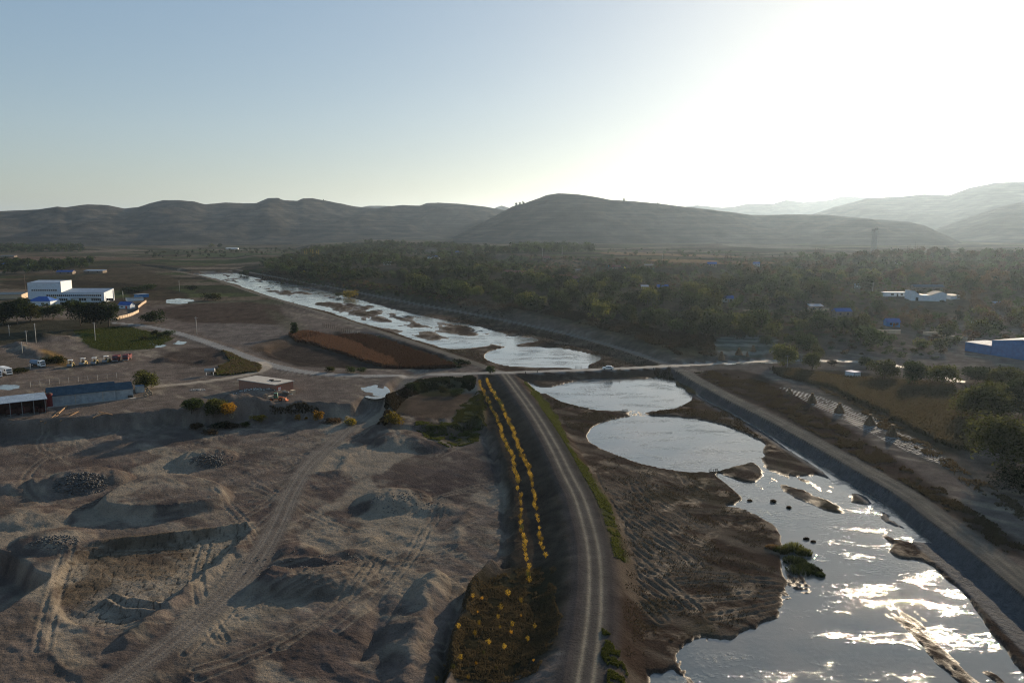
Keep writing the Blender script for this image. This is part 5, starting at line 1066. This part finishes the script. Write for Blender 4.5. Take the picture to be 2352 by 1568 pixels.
# ---------------------------------------------------------------- vehicles
def wheels(o, pts, r, w_, hub='steel'):
    for x_, y_ in pts:
        w0 = MB().tube((x_-w_/2, y_, r), (x_+w_/2, y_, r), r, r, 18).build('wheel', MT['tyre'], o, bevel=.03); MB().tube((x_-w_/2-.02, y_, r), (x_+w_/2+.02, y_, r), r*.55, r*.55, 12).build('rim', MT[hub], w0)
def truck(label, loc, rz, cabm='red', bedm='red', kind='tipper'):
    """front faces -y"""
    o = thing('dump_truck' if kind == 'tipper' else 'lorry', label, 'truck', loc, rz)
    c = MB().poly([(-.0, .75), (1.9, .75), (1.9, 2.95), (.35, 2.95), (0.0, 1.9)], -1.2, 1.2).build('cab', MT[cabm], o, bevel=.05)
    MB().add([(-1.05, -.03, 1.95), (1.05, -.03, 1.95), (1.05, .33, 2.82), (-1.05, .33, 2.82)], [(0, 1, 2, 3)]).build('windscreen', MT['glass'], c)
    for x_ in (-1.215, 1.215): MB().box(x_-.01, x_+.01, .55, 1.6, 1.9, 2.6).build('side_window', MT['glass'], c)
    MB().box(-1.2, 1.2, -.14, .05, .45, .95).build('bumper', MT['steel'] if cabm == 'red' else MT['wpaint'], o, bevel=.03)
    for x_ in (-.9, .9): MB().tube((x_, -.18, .75), (x_, -.12, .75), .13, .13, 10).build('headlight', MT['wpaint'], o)
    MB().box(-.9, .9, -.03, .02, 1.05, 1.6).build('grille', MT['post'], o)
    MB().box(-.5, .5, .3, 7.4, .65, .9).build('chassis', MT['post'], o)
    if kind == 'tipper':
        b = MB().box(-1.25, 1.25, 2.2, 7.5, 1.05, 1.2).box(-1.25, -1.17, 2.2, 7.5, 1.2, 2.5).box(1.17, 1.25, 2.2, 7.5, 1.2, 2.5).box(-1.17, 1.17, 7.42, 7.5, 1.2, 2.5).box(-1.17, 1.17, 2.2, 2.28, 1.2, 3.0).box(-1.17, 1.17, 1.3, 2.2, 2.97, 3.05).build('tipper_body', MT[bedm], o)
        for i in range(5): MB().box(1.25, 1.31, 2.6+i*1.1, 2.7+i*1.1, 1.1, 2.5).box(-1.31, -1.25, 2.6+i*1.1, 2.7+i*1.1, 1.1, 2.5).build('rib', MT[bedm], b)
    elif kind == 'box': MB().box(-1.2, 1.2, 2.1, 7.2, 1.0, 3.2).build('box_body', MT[bedm], o, bevel=.04)
    else: MB().tube((0, 2.2, 1.95), (0, 7.2, 1.95), 1.05, 1.05, 18).build('tank_body', MT[bedm], o)
    wheels(o, [(-1.05, 1.0), (1.05, 1.0), (-1.0, 5.3), (1.0, 5.3), (-1.0, 6.5), (1.0, 6.5)], .5, .3, cabm if cabm == 'red' else 'steel'); return o
truck('left of the two dark red tipper trucks in the machine row', G(265, 832), .32); truck('right of the two dark red tipper trucks, end of the machine row', G(288, 830), .22)
truck('white lorry with pale blue tank parked at the left of the machine row', G(99, 843), 1.15, 'wpaint', 'paleroof', 'tank')
truck('white lorry nearest the left edge, facing right', G(22, 862), 1.0, 'wpaint', 'wpaint', 'box'); truck('second white lorry cut by the left edge', G(-2, 868), .9, 'wpaint', 'wpaint', 'box')
def roller(label, loc, rz):
    o = thing('road_roller', label, 'road roller', loc, rz, 'road rollers parked in a row')
    d = MB().tube((-1.0, 0, .72), (1.0, 0, .72), .72, .72, 22).build('drum', MT['steel'], o); MB().box(-1.15, -1.02, -.15, 1.0, .6, .95).box(1.02, 1.15, -.15, 1.0, .6, .95).box(-1.15, 1.15, .85, 1.05, .6, 1.0).build('drum_frame', MT['yellow'], o)
    MB().poly([(2.0, .8), (4.2, .8), (4.2, 1.55), (2.4, 1.75), (2.0, 1.7)], -.75, .75).build('engine_cover', MT['yellow'], o, bevel=.05); MB().box(-.8, .8, 1.0, 2.0, .7, 1.15).build('platform', MT['post'], o)
    MB().box(-.3, .3, 1.5, 1.9, 1.15, 1.5).box(-.3, .3, 1.85, 1.95, 1.5, 2.0).build('seat', MT['post'], o); MB().torus((0, 1.15, 1.75), .22, .03, (0, 1, 1)).tube((0, 1.05, 1.1), (0, 1.15, 1.75), .03, n=5).build('steering_wheel', MT['post'], o)
    for a, b in ((-.75, .95), (.75, .95), (-.75, 2.1), (.75, 2.1)): MB().tube((a, b, 1.0), (a, b, 3.0), .05, n=6).build('canopy_post', MT['wpaint'], o)
    MB().box(-.95, .95, .75, 2.4, 3.0, 3.12).build('canopy', MT['wpaint'], o, bevel=.03); wheels(o, [(-.85, 3.3), (.85, 3.3)], .75, .45, 'yellow')
for px, py, a, lb in ((160,843,.25,'leftmost of the four white canopied road rollers'),(188,840.5,.15,'second road roller from the left in the machine row'),(215,838.5,.2,'third road roller from the left in the machine row'),(241,834.5,.1,'road roller beside the dark red tipper trucks')): roller(lb, G(px, py), a)
# wheel loader beside the brick house
p = G(640, 921); o = thing('wheel_loader', 'orange and cream wheel loader with dark green cab by the brick house', 'loader', p, radians(100))
MB().poly([(1.6, .9), (3.6, .9), (3.7, 1.5), (3.4, 1.9), (1.6, 2.0)], -.85, .85).build('engine_hood', MT['cream'], o, bevel=.08); MB().box(-.7, .7, -1.0, 1.6, .8, 1.1).build('chassis', MT['orange'], o)
cb = MB().poly([(.1, 1.1), (1.55, 1.1), (1.45, 2.9), (.3, 2.9)], -.7, .7).build('cab', MT['green'], o, bevel=.04); MB().box(-.72, .72, .4, 1.3, 1.9, 2.7).build('cab_window', MT['glass'], cb)
MB().path([(-.55, 0, 1.5), (-.55, -1.6, 1.2), (-.55, -2.4, .5)], [.14, .14, .12]).path([(.55, 0, 1.5), (.55, -1.6, 1.2), (.55, -2.4, .5)], [.14, .14, .12]).build('lift_arm', MT['orange'], o); MB().poly([(-2.4, .15), (-3.3, .1), (-3.35, .2), (-2.55, .35), (-2.5, 1.0), (-2.4, 1.05)], -1.25, 1.25).build('bucket', MT['orange'], o)
wheels(o, [(-.85, -.7), (.85, -.7), (-.85, 2.4), (.85, 2.4)], .68, .5, 'orange')
# silver car on the crossing road, seen from its left flank
def car(loc, rz):
    o = thing('car', 'silver hatchback driving on the grey road over the river', 'car', loc, rz)
    side = [(-2.3, .35), (2.25, .35), (2.32, .75), (2.28, 1.02), (1.95, 1.08), (1.55, 1.55), (.9, 1.66), (-.2, 1.66), (-.75, 1.5), (-1.25, 1.08), (-2.05, .95), (-2.32, .72)]
    n = len(side); m = MB(); vs = []
    for y_, k in ((-.9, 0), (-.86, 1), (.86, 1), (.9, 0)):
        for x_, z_ in side: ins = .16*max(0, (z_-1.0)/.66); yy = y_*(1-ins*1.0) if abs(y_) > .5 else y_; vs.append((x_*(1 if k == 0 else 1.01), yy, z_+(0 if k == 0 else .015*(z_ > 1))))
    m.add(vs, [(j*n+i, j*n+(i+1) % n, (j+1)*n+(i+1) % n, (j+1)*n+i) for j in range(3) for i in range(n)]+[tuple(range(n))[::-1], tuple(range(3*n, 4*n))]); b = m.build('body', MT['silver'], o, bevel=.03)
    for sgn in (-1, 1):
        for q in ([(-.98, 1.13), (-.15, 1.13), (-.15, 1.52), (-.62, 1.48)], [(-.08, 1.13), (.75, 1.13), (.75, 1.53), (-.08, 1.53)], [(.82, 1.13), (1.55, 1.13), (1.32, 1.48), (.82, 1.53)]):
            f_ = lambda z_: sgn*(.9*(1-.16*max(0, (z_-1.0)/.66))+.012); MB().add([(x_, f_(z_), z_) for x_, z_ in q], [(0, 1, 2, 3)]).build('side_window', MT['glass'], b)
    MB().add([(-1.27, -.74, 1.12), (-1.27, .74, 1.12), (-.80, .66, 1.50), (-.80, -.66, 1.50)], [(0, 1, 2, 3)]).build('windscreen', MT['glass'], b)
    MB().add([(2.0, -.7, 1.12), (2.0, .7, 1.12), (1.64, .64, 1.5), (1.64, -.64, 1.5)], [(0, 1, 2, 3)]).build('rear_window', MT['glass'], b)
    for y_ in (-.68, .68): MB().box(-2.36, -2.26, y_-.2, y_+.2, .68, .84).build('headlight', MT['wpaint'], b); MB().box(2.24, 2.33, y_-.16, y_+.16, .8, 1.0).build('tail_light', MT['red'], b)
    for x_, y_ in ((-1.45, -.82), (-1.45, .82), (1.4, -.82), (1.4, .82)):
        w0 = MB().tube((x_, y_-.11, .34), (x_, y_+.11, .34), .34, .34, 20).build('wheel', MT['tyre'], o); MB().tube((x_, y_-.125, .34), (x_, y_+.125, .34), .21, .21, 12).build('rim', MT['steel'], w0)
    return o
p = G(1397, 850); car((p[0], p[1]+1.2, p[2]+.02), radians(-4))
# tank on legs
p = G(482, 861); s = ppm(p); o = thing('water_tank', 'grey horizontal tank on legs beside the sandy track', 'tank', p, .25); l = 22/s/2
MB().tube((-l, 0, 2.0), (l, 0, 2.0), .8, .8, 20).build('barrel', MT['plaster'], o); MB().tube((l, 0, 2.0), (l+.1, 0, 2.0), .8, .7, 20).build('end_cap', MT['wpaint'], o)
for x_ in (-l*.7, l*.7):
    for y_ in (-.5, .5): MB().box(x_-.09, x_+.09, y_-.09, y_+.09, -.2, 1.5).build('leg', MT['wpaint'], o)
# tyres
o0 = None
for i, (px, py, kind) in enumerate([(330,899,'f'),(330,896,'g'),(331,893,'h'),(341,902,'t'),(336,897,'s'),(346,907,'s2'),(335,911,'t2'),(609,915,'a'),(532,959,'b'),(535,961,'c')]):
    p = G(px, py); up = kind in ('f', 'g', 'h'); ax = (0, 0, 1) if up else (.6, -.8, .25) if kind in 's s2 t2 a' else (.1, -.5, .8)
    lb = ['lowest tyre of the stack beside the workshop','middle tyre of the stack beside the workshop','top tyre of the stack beside the workshop','slanted tyre leaning on the tyre stack','dusty tyre standing on edge behind the slanted one','rightmost tyre of the heap beside the workshop','front tyre of the heap beside the workshop','lone tyre near the wheel loader','left tyre of the pair under the orange tree','right tyre of the pair under the orange tree'][i]
    o = thing('tyre', lb, 'tyre', (p[0], p[1], p[2]+(.25+.5*(i if up else 0))+(0 if up else .45)), 0, 'old tyres'); MB().torus((0, 0, 0), .55, .24, ax, 20, 8).build('tread', MT['tan'], o, smooth=True)
A, L, rz, s = front((309, 905), (328, 903)); o = thing('container', 'small grey container behind the tyre stack', 'container', (A[0], A[1]+1.5, A[2]), rz); MB().box(0, L, 0, 2.2, -.3, 2.4).build('body', MT['plaster'], o, bevel=.04); MB().box(-.08, L+.08, -.08, 2.28, 2.4, 2.52).build('roof', MT['paleroof'], o)
# timber beams, rubble
for i, (a, b, m) in enumerate([((92,968),(178,948),'wood'),((138,966),(180,948),'wood'),((95,972),(150,955),'oldwood'),((102,970),(128,956),'wood'),((104,968),(134,955),'wood'),((214,970),(238,952),'wood'),((213,966),(232,952),'oldwood'),((222,951),(256,958),'oldwood'),((228,949),(258,955),'wood'),((20,972),(70,960),'oldwood'),((28,974),(78,958),'oldwood'),((18,969),(60,962),'oldwood'),((130,952),(155,934),'wood'),((135,952),(152,937),'wood')]):
    P = GV([a, b]); A = P[0]+[0, 0, .25+.12*(i % 3)]; B = P[1]+[0, 0, .35+.1*(i % 4)]; d = B-A; L = np.linalg.norm(d); o = MB().box(0, L, -.14, .14, -.12, .12).build('timber_beam', MT[m]); o.location = tuple(A); o.rotation_euler = (0, -math.asin(d[2]/L), atan2(d[1], d[0]))
    o['label'] = '%s beam %s' % ('orange lit' if m == 'wood' else 'dull grey', ['longest, from the gully edge to the yard','short one lying beside the longest beam','one under the longest beam','leftmost of the two short orange beams','right one of the two short orange beams','right side of the open V pair','left side of the open V pair','lower of the two lying across the V pair','upper of the two lying across the V pair','middle one of the far left stack','lowest one of the far left stack','upper one of the far left stack','left one leaning by the upright red tank','right one leaning by the upright red tank'][i]); o['category'] = 'beam'; o['group'] = 'timber beams in the scrap yard'
def rocks(name, label, px, py, rx, ry, n, h, smin=.2, smax=.7, mat='rock', cat='rubble'):
    p = G(px, py); rr = random.Random(px); bm = bmesh.new()
    for i in range(n):
        a = rr.uniform(0, 6.28); q = sqrt(rr.random()); x_ = p[0]+rx*q*cos(a); y_ = p[1]+ry*q*sin(a); s_ = rr.uniform(smin, smax)*(1-.3*q); z_ = hgt(x_, y_)+h*(1-q*q)*.5*rr.random()+s_*.2
        g = bmesh.ops.create_icosphere(bm, subdivisions=1, radius=s_)
        for v in g['verts']: v.co *= rr.uniform(.65, 1.2); v.co.z *= .7; v.co += __import__('mathutils').Vector((x_-p[0], y_-p[1], z_-p[2]))
    me = bpy.data.meshes.new(name); bm.to_mesh(me); bm.free(); me.materials.append(MT[mat]); o = link(name, me, label=label, category=cat, kind='stuff'); o.location = p; return o
rocks('rubble_pile', 'large heap of broken grey rubble in the pit', 185, 1106, 6.5, 5.2, 650, 1.6, .1, .45); rocks('rubble_pile', 'smaller heap of dark rubble further back in the pit', 478, 1056, 5, 3.5, 380, 1.5, .1, .4); rocks('rubble_pile', 'scatter of dark stones beside the second heap', 530, 1052, 6, 2, 60, .1, .1, .3)
rocks('rubble_pile', 'low ring of dark rubble at the left of the pit', 125, 1242, 5, 3, 160, .5, .15, .4); rocks('debris', 'pale debris strewn above the cliff edge', 600, 893, 12, 2.0, 60, .1, .12, .35, 'wpaint', 'debris'); rocks('debris', 'grey debris right of the workshop', 455, 896, 3, 2, 60, .3, .15, .45, 'concrete', 'debris')
rocks('debris', 'small stones and scrap in the sandy gully', 940, 1150, 9, 5, 120, .1, .1, .35, 'rock', 'debris'); rocks('debris', 'stones on the right edge of the pit track', 690, 1290, 14, 6, 120, .1, .1, .3, 'rock', 'debris')
# ---------------------------------------------------------------- posts by road and pond
def stub(px, py, h, label, group, r=.07, mat='post', z=None):
    p = G(px, py) if z is None else (*U(px, py, z), z); o = thing('post', label, 'post', p, 0, group); MB().box(-r, r, -r, r, -.8, h).build('shaft', MT[mat], o); MB().box(-r*1.2, r*1.2, -r*1.2, r*1.2, h, h+.06).build('cap', MT['post'], o)
for px, py, lb in [(1207,858,'leftmost'),(1234,857.5,'second'),(1261,857,'third'),(1424,853,'first right of the car,'),(1501,849.5,'rightmost')]: stub(px, py, .85, lb+' marker post on the near edge of the crossing', 'marker posts on the crossing', .13)
for k in range(7): stub(1429+k*2.1, 947-.1*k, 1.0, ORD(k+1)+' thin wooden stake from left in the row at the outlet of the middle pond', 'stakes at the outlet of the middle pond', .07, z=ZW)
for k in range(6): stub(1322+k*2.6, 845.5, .9, ORD(k+1)+' thin wooden stake from left in the row at the outlet of the upper pond', 'stakes at the outlet of the upper pond', .07, z=ZW)
for k, a in enumerate((1630, 1633, 1639, 1643, 1645, 1648)): stub(a, 1085-.3*k, .9, ORD(k+1)+' thin wooden stake from left in the row at the outlet of the lower pond', 'stakes at the outlet of the lower pond', .06, z=ZW)
# ---------------------------------------------------------------- corn stooks
for i, (px, py, hp, wp) in enumerate([(1865,925,22,22),(1928,948,23,24),(1998,976,24,25),(2049,1001,26,27),(1813,905,13,17),(1657,824,19,18),(1697,815,16,19),(1730,807,14,15),(1716,820,11,8)]):
    p = G(px, py); s = ppm(p); h = hp/s*1.03; r = wp/s*.5; o = thing('corn_stook', ['first big conical stook on the mulched strip','second big conical stook on the mulched strip','third big conical stook on the mulched strip','nearest and largest stook on the mulched strip','low slumped stook at the far end of the mulched strip','left stook of the pale plot above the lane','middle stook of the pale plot above the lane','far right stook of the pale plot above the lane','smallest stook of the pale plot above the lane'][i], 'stook', p)
    m = MB(); n = 18; rings = [(0, 1.0), (.25, .85), (.55, .55), (.8, .3), (.92, .22), (1.0, .30)]; rr = random.Random(i); vs = [(r*f*(1+rr.uniform(-.12, .12))*cos(2*pi*k/n), r*f*(1+rr.uniform(-.12, .12))*sin(2*pi*k/n), h*z_) for z_, f in rings for k in range(n)]
    m.add(vs, [(j*n+k, j*n+(k+1) % n, (j+1)*n+(k+1) % n, (j+1)*n+k) for j in range(len(rings)-1) for k in range(n)]+[tuple(range((len(rings)-1)*n, len(rings)*n))]); m.build('bundle', MT['straw'], o)
    m = MB()
    for k in range(70):
        a = rr.uniform(0, 6.28); b = rr.uniform(.0, .9); q = r*(1-b*.8); x_, y_ = q*cos(a), q*sin(a); m.add([(x_-.05*sin(a), y_+.05*cos(a), h*b), (x_+.05*sin(a), y_-.05*cos(a), h*b), (x_*.75+.25*cos(a), y_*.75+.25*sin(a), h*b+h*.28)], [(0, 1, 2)])
    m.build('loose_leaves', LM['cornr'], o)
# ---------------------------------------------------------------- ground cover (uncountable): corn, weeds, reeds
def blades(name, P, z, n, h, wd, mat, label, cat, rows=None, seed=1, nb=3, cond=None, lean=.35, clump=None, rag=2.2):
    rng = np.random.default_rng(seed); Q = UP(P, z) if not isinstance(P, np.ndarray) else P; x0, y0 = Q.min(0); x1, y1 = Q.max(0)
    a = rng.uniform(x0, x1, n*3); b = rng.uniform(y0, y1, n*3)
    if rows: c_, s_ = cos(rows[1]), sin(rows[1]); t = a*c_+b*s_; u = -a*s_+b*c_; u = np.round(u/rows[0])*rows[0]+rng.normal(0, .05, len(u)); a = t*c_-u*s_; b = t*s_+u*c_
    m = sdpoly(a+rag*fbm(a, b, rag*3, 3, 91), b+rag*fbm(a, b, rag*3, 3, 92), Q, 1) > 0
    if clump: m &= fbm(a, b, clump[0], 3, seed) > clump[1]
    a, b = a[m], b[m]; zz = HL(a, b)
    if cond is not None: k = cond(a, b, zz); a, b, zz = a[k], b[k], zz[k]
    a, b, zz = a[:n], b[:n], zz[:n]; N = len(a)
    if N == 0: return
    a = np.repeat(a, nb); b = np.repeat(b, nb); zz = np.repeat(zz, nb); N *= nb; t = rng.uniform(0, 2*pi, N); hh = h*rng.uniform(.6, 1.15, N); l = hh*lean*rng.random(N); o_ = wd*.8*rng.random(N); w2 = wd*rng.uniform(.5, 1, N)
    bx = a+o_*np.cos(t); by = b+o_*np.sin(t); c_, s_ = -np.sin(t), np.cos(t)
    V = np.stack([np.column_stack([bx-w2*c_*.5, by-w2*s_*.5, zz-.03]), np.column_stack([bx+w2*c_*.5, by+w2*s_*.5, zz-.03]), np.column_stack([bx+l*.6*np.cos(t)+w2*c_*.6, by+l*.6*np.sin(t)+w2*s_*.6, zz+hh*.65]), np.column_stack([bx+l*np.cos(t)*1.2-w2*c_*.2, by+l*np.sin(t)*1.2-w2*s_*.2, zz+hh])], 1).reshape(-1, 3)
    link(name, npmesh(name, V, np.arange(len(V)).reshape(-1, 4), LM[mat], smooth=False), kind='stuff', label=label, category=cat)
notroad = lambda a, b, z: (dline(a, b, ROAD, 6) > 3.6) & (dline(a, b, LS, 6) > 3.7) & (dline(a, b, RS, 6) > 3.5) & (dline(a, b, LN, 6) > 2.8) & (dline(a, b, RN, 6) > 2.8) & (dline(a, b, TRACK, 6) > 3) & (z > ZW+.03)
blades('corn_field', [(668,776),(700,772),(760,775),(800,786),(900,830),(918,848),(880,846),(800,818),(720,792),(672,785)], -2, 9000, 2.1, .55, 'corn', 'strip of russet standing corn on the near left side of the field', 'corn', (1.0, 1.15), 2)
blades('corn_field', [(778,775),(830,772),(880,785),(1000,826),(1045,853),(990,857),(925,853),(905,830),(830,793)], -2, 13000, 2.2, .55, 'corn', 'larger block of russet standing corn beside the levee', 'corn', (1.0, 1.15), 3)
blades('corn_field', [(1765,848),(1840,852),(1935,868),(2000,872),(2090,880),(2190,885),(2240,960),(2240,1040),(2150,1015),(2030,950),(1910,890),(1800,866)], 0, 22000, 1.7, .5, 'cornr', 'wide field of pale brown corn below the lane trees', 'corn', (1.1, .9), 4)
blades('weeds', [(1575,858),(1640,852),(1760,880),(1830,918),(1960,1000),(2090,1080),(2235,1175),(2352,1260),(2352,1310),(2200,1195),(2000,1070),(1750,925)], -.2, 20000, .45, .25, 'weed', 'dark dry weeds beside the right levee road', 'weeds', None, 5, cond=notroad, clump=(3.5, -.05))
blades('weeds', [(1870,880),(1960,918),(2100,1008),(2250,1100),(2352,1160),(2352,1200),(2200,1100),(2060,1000),(1920,912)], 0, 5000, .5, .25, 'weed', 'dry weeds between the mulched strip and the corn', 'weeds', None, 6, cond=notroad, clump=(2.2, -.05), rag=5)
blades('weeds', [(1160,716),(1300,745),(1420,778),(1560,826),(1640,828),(1640,790),(1500,770),(1350,735),(1180,705)], 0, 16000, .9, .6, 'weed', 'dry scrub between the right levee and the wood', 'weeds', None, 7, cond=notroad, clump=(9, -.2))
blades('weeds', [(600,640),(760,655),(960,692),(1160,733),(1160,716),(960,675),(760,640),(600,625)], 0, 12000, .9, .9, 'weed', 'dry scrub outside the upper right levee', 'weeds', None, 17, cond=notroad, clump=(12, -.2))
blades('grass', [(1204,878),(1219,896),(1243,946),(1276,1021),(1326,1096),(1366,1164),(1388,1219),(1402,1274),(1415,1292),(1440,1292),(1440,1274),(1420,1219),(1409,1164),(1366,1096),(1306,1021),(1276,946),(1238,896),(1212,874)], -1.3, 16000, .35, .2, 'grass', 'green grass strip on the river side of the left levee', 'grass', None, 8, cond=notroad, clump=(4, -.35))
blades('grass', [(1385,1470),(1425,1500),(1435,1568),(1435,1700),(1370,1700)], -1.8, 3500, .35, .2, 'grass', 'dark green grass at the foot of the near left levee', 'grass', None, 9, clump=(1.5, -.1), rag=3)
blades('weeds', [(500,792),(525,800),(598,845),(590,855),(505,862),(480,858),(500,845),(530,828)], 0, 6000, .9, .5, 'weed', 'brown and green brush in the bend of the lane', 'weeds', None, 10, cond=notroad, clump=(3, -.2))
blades('grass', [(500,792),(525,800),(598,845),(590,855),(505,862),(480,858),(530,828)], 0, 3000, .8, .5, 'olive', 'green brush in the bend of the lane', 'grass', None, 11, cond=notroad)
blades('weeds', [(620,955),(700,950),(850,955),(845,972),(700,976),(620,972)], -3, 2500, .7, .4, 'weed', 'dry weeds around the small orange trees', 'weeds', None, 13, cond=notroad)
blades('weeds', [(860,975),(905,905),(950,882),(960,905),(930,930),(912,978)], -2, 3500, .8, .4, 'weed', 'brown weeds on the bank right of the dirt track', 'weeds', None, 14, cond=notroad, clump=(3, -.15))
blades('weeds', [(935,885),(1000,880),(1095,872),(1090,892),(1050,906),(955,908)], -2, 2600, .8, .4, 'mid', 'dark green weeds in the hollow below the crossing road', 'weeds', None, 15, cond=notroad, clump=(3, -.1))
blades('grass', [(1060,930),(1110,895),(1118,980),(1030,980)], -2.5, 3500, .35, .3, 'grass', 'rough grass beside the ploughed plot', 'grass', None, 16, clump=(2.5, -.1))
blades('grass', [(950,978),(1100,986),(1100,1012),(1020,1028),(970,1002)], -4, 4500, .35, .3, 'grass', 'rough green patch below the ploughed plot', 'grass', None, 18, clump=(2, 0))
blades('grass', [(1010,1568),(1050,1430),(1085,1345),(1170,1310),(1270,1300),(1290,1400),(1250,1568)], -3.5, 14000, .22, .16, 'weed', 'low dry herbs over the nursery patch', 'weeds', None, 19, clump=(3, -.3))
blades('weeds', [(1180,716),(1180,745),(1300,775),(1420,810),(1500,838),(1360,845),(1384,822),(1310,800),(1100,760),(1000,735)], ZW+.3, 9000, .4, .3, 'weed', 'brown weeds on the bare river bar above the crossing', 'weeds', None, 20, cond=notroad, clump=(5, -.2))
blades('weeds', [(640,695),(750,716),(860,755),(1000,800),(1100,805),(1120,835),(960,783),(800,735)], ZW+.3, 9000, .4, .4, 'weed', 'brown weeds between left levee and upper river', 'weeds', None, 21, cond=notroad)
blades('weeds', [(1380,1030),(1500,1080),(1640,1095),(1760,1190),(1790,1310),(1700,1430),(1560,1470),(1440,1530),(1440,1300),(1400,1150)], ZW+.3, 9000, .22, .10, 'weed', 'sparse dry weeds on the rutted mud flat', 'weeds', None, 22, cond=notroad, clump=(3, .05))
blades('weeds', [(1250,900),(1420,955),(1350,1000),(1300,980)], ZW+.3, 4000, .25, .16, 'weed', 'sparse dry weeds on the mud by the middle pond', 'weeds', None, 23, cond=notroad, clump=(5, 0))
blades('weeds', [(1490,953),(1600,920),(1640,925),(1760,1010),(1700,990),(1600,960)], ZW+.3, 4000, .3, .18, 'weed', 'dry weeds on the bar between the two round ponds', 'weeds', None, 24, cond=notroad, clump=(5, -.2))
blades('reeds', [(1500,862),(1536,858),(1560,880),(1545,875),(1510,870)], ZW, 260, 1.5, .09, 'reed', 'thin reeds at the top corner of the middle pond', 'reeds', None, 25, nb=4)
blades('reeds', [(1540,876),(1552,878),(1594,900),(1600,912),(1575,900)], ZW, 260, 1.5, .09, 'reed', 'thin reeds along the right shore of the middle pond', 'reeds', None, 26, nb=4)
blades('grass', [(165,757),(290,748),(400,775),(350,800),(240,806),(205,795)], 0, 9000, .3, .4, 'grass', 'green crop of the small field below the big trees', 'grass', (1.6, .1), 27)
# grass clumps standing in the near water
for i, (px, py, wp, hp, m) in enumerate([(1775,1262,30,16,'brown'),(1795,1268,34,20,'olive'),(1822,1262,40,22,'olive'),(1846,1272,34,18,'olive'),(1825,1290,46,16,'mid'),(1853,1302,34,14,'mid'),(1840,1312,60,16,'mid'),(1872,1312,28,14,'mid'),(1884,1322,20,12,'mid'),(1722,1150,10,5,'brown'),(1776,1152,12,7,'brown'),(1812,1166,10,6,'brown'),(1852,1238,12,6,'brown'),(1868,1244,10,5,'brown')]):
    p = (*U(px, py, ZW), ZW); s = ppm(p); o = thing('grass_clump', '%s %s' % (dict(brown='brown tuft', olive='golden green mound', mid='dark green mound')[m], 'of marsh grass, ' + ['at the mud edge of the near river','left end of the clump group','topmost of the group','right end of the upper group','centre of the lower group','upper right of the lower group','widest, at the bottom of the group','lower right of the group','last one pointing into the water','in the inlet by the mud flat, farthest','alone in open water, left','alone in open water, middle','alone in open water, near the mounds','smallest one near the mounds'][i]), 'grass clump', p)
    rng = np.random.default_rng(i); n = 420; t = rng.random(n)*2*pi; q = np.sqrt(rng.random(n))*wp/s/2; x_ = q*np.cos(t); y_ = q*np.sin(t)*.8; hh = hp/s*(1-.5*(q/(wp/s/2))**2)*rng.uniform(.6, 1, n); a = rng.random(n)*2*pi; w2 = .05
    V = np.stack([np.column_stack([x_-w2*np.cos(a), y_-w2*np.sin(a), hh*0-.2]), np.column_stack([x_+w2*np.cos(a), y_+w2*np.sin(a), hh*0-.2]), np.column_stack([x_*1.2+w2*np.cos(a), y_*1.2+w2*np.sin(a), hh*.8]), np.column_stack([x_*1.3, y_*1.3, hh])], 1).reshape(-1, 3); link('tuft', npmesh('tuft', V, np.arange(len(V)).reshape(-1, 4), LM[m], smooth=False), o)
# puddles: water standing in shallow hollows of the ground
for P, z, lb in PUDW:
    c = P.mean(0); Q = c+(P-c)*1.5; m = MB().add([(a, b, z) for a, b in Q], [tuple(range(len(Q)))]); o = m.build('puddle', WM, kind='structure', label=lb, category='puddle')
    if o.data.polygons[0].normal.z < 0: o.data.flip_normals()
Q = GV([(1640,838),(1680,836.5),(1720,835),(1760,833.5),(1792,832)]); m = MB(); vs = []
for i, (a, b, c) in enumerate(Q): vs += [(a, b-1.2*(i % 2+.5), c+.05), (a, b+1.6, c+.05)]
m.add(vs, [(2*i, 2*i+2, 2*i+3, 2*i+1) for i in range(len(Q)-1)]); o = m.build('puddle', WM, kind='structure', label='shining film of water along the lane', category='puddle')
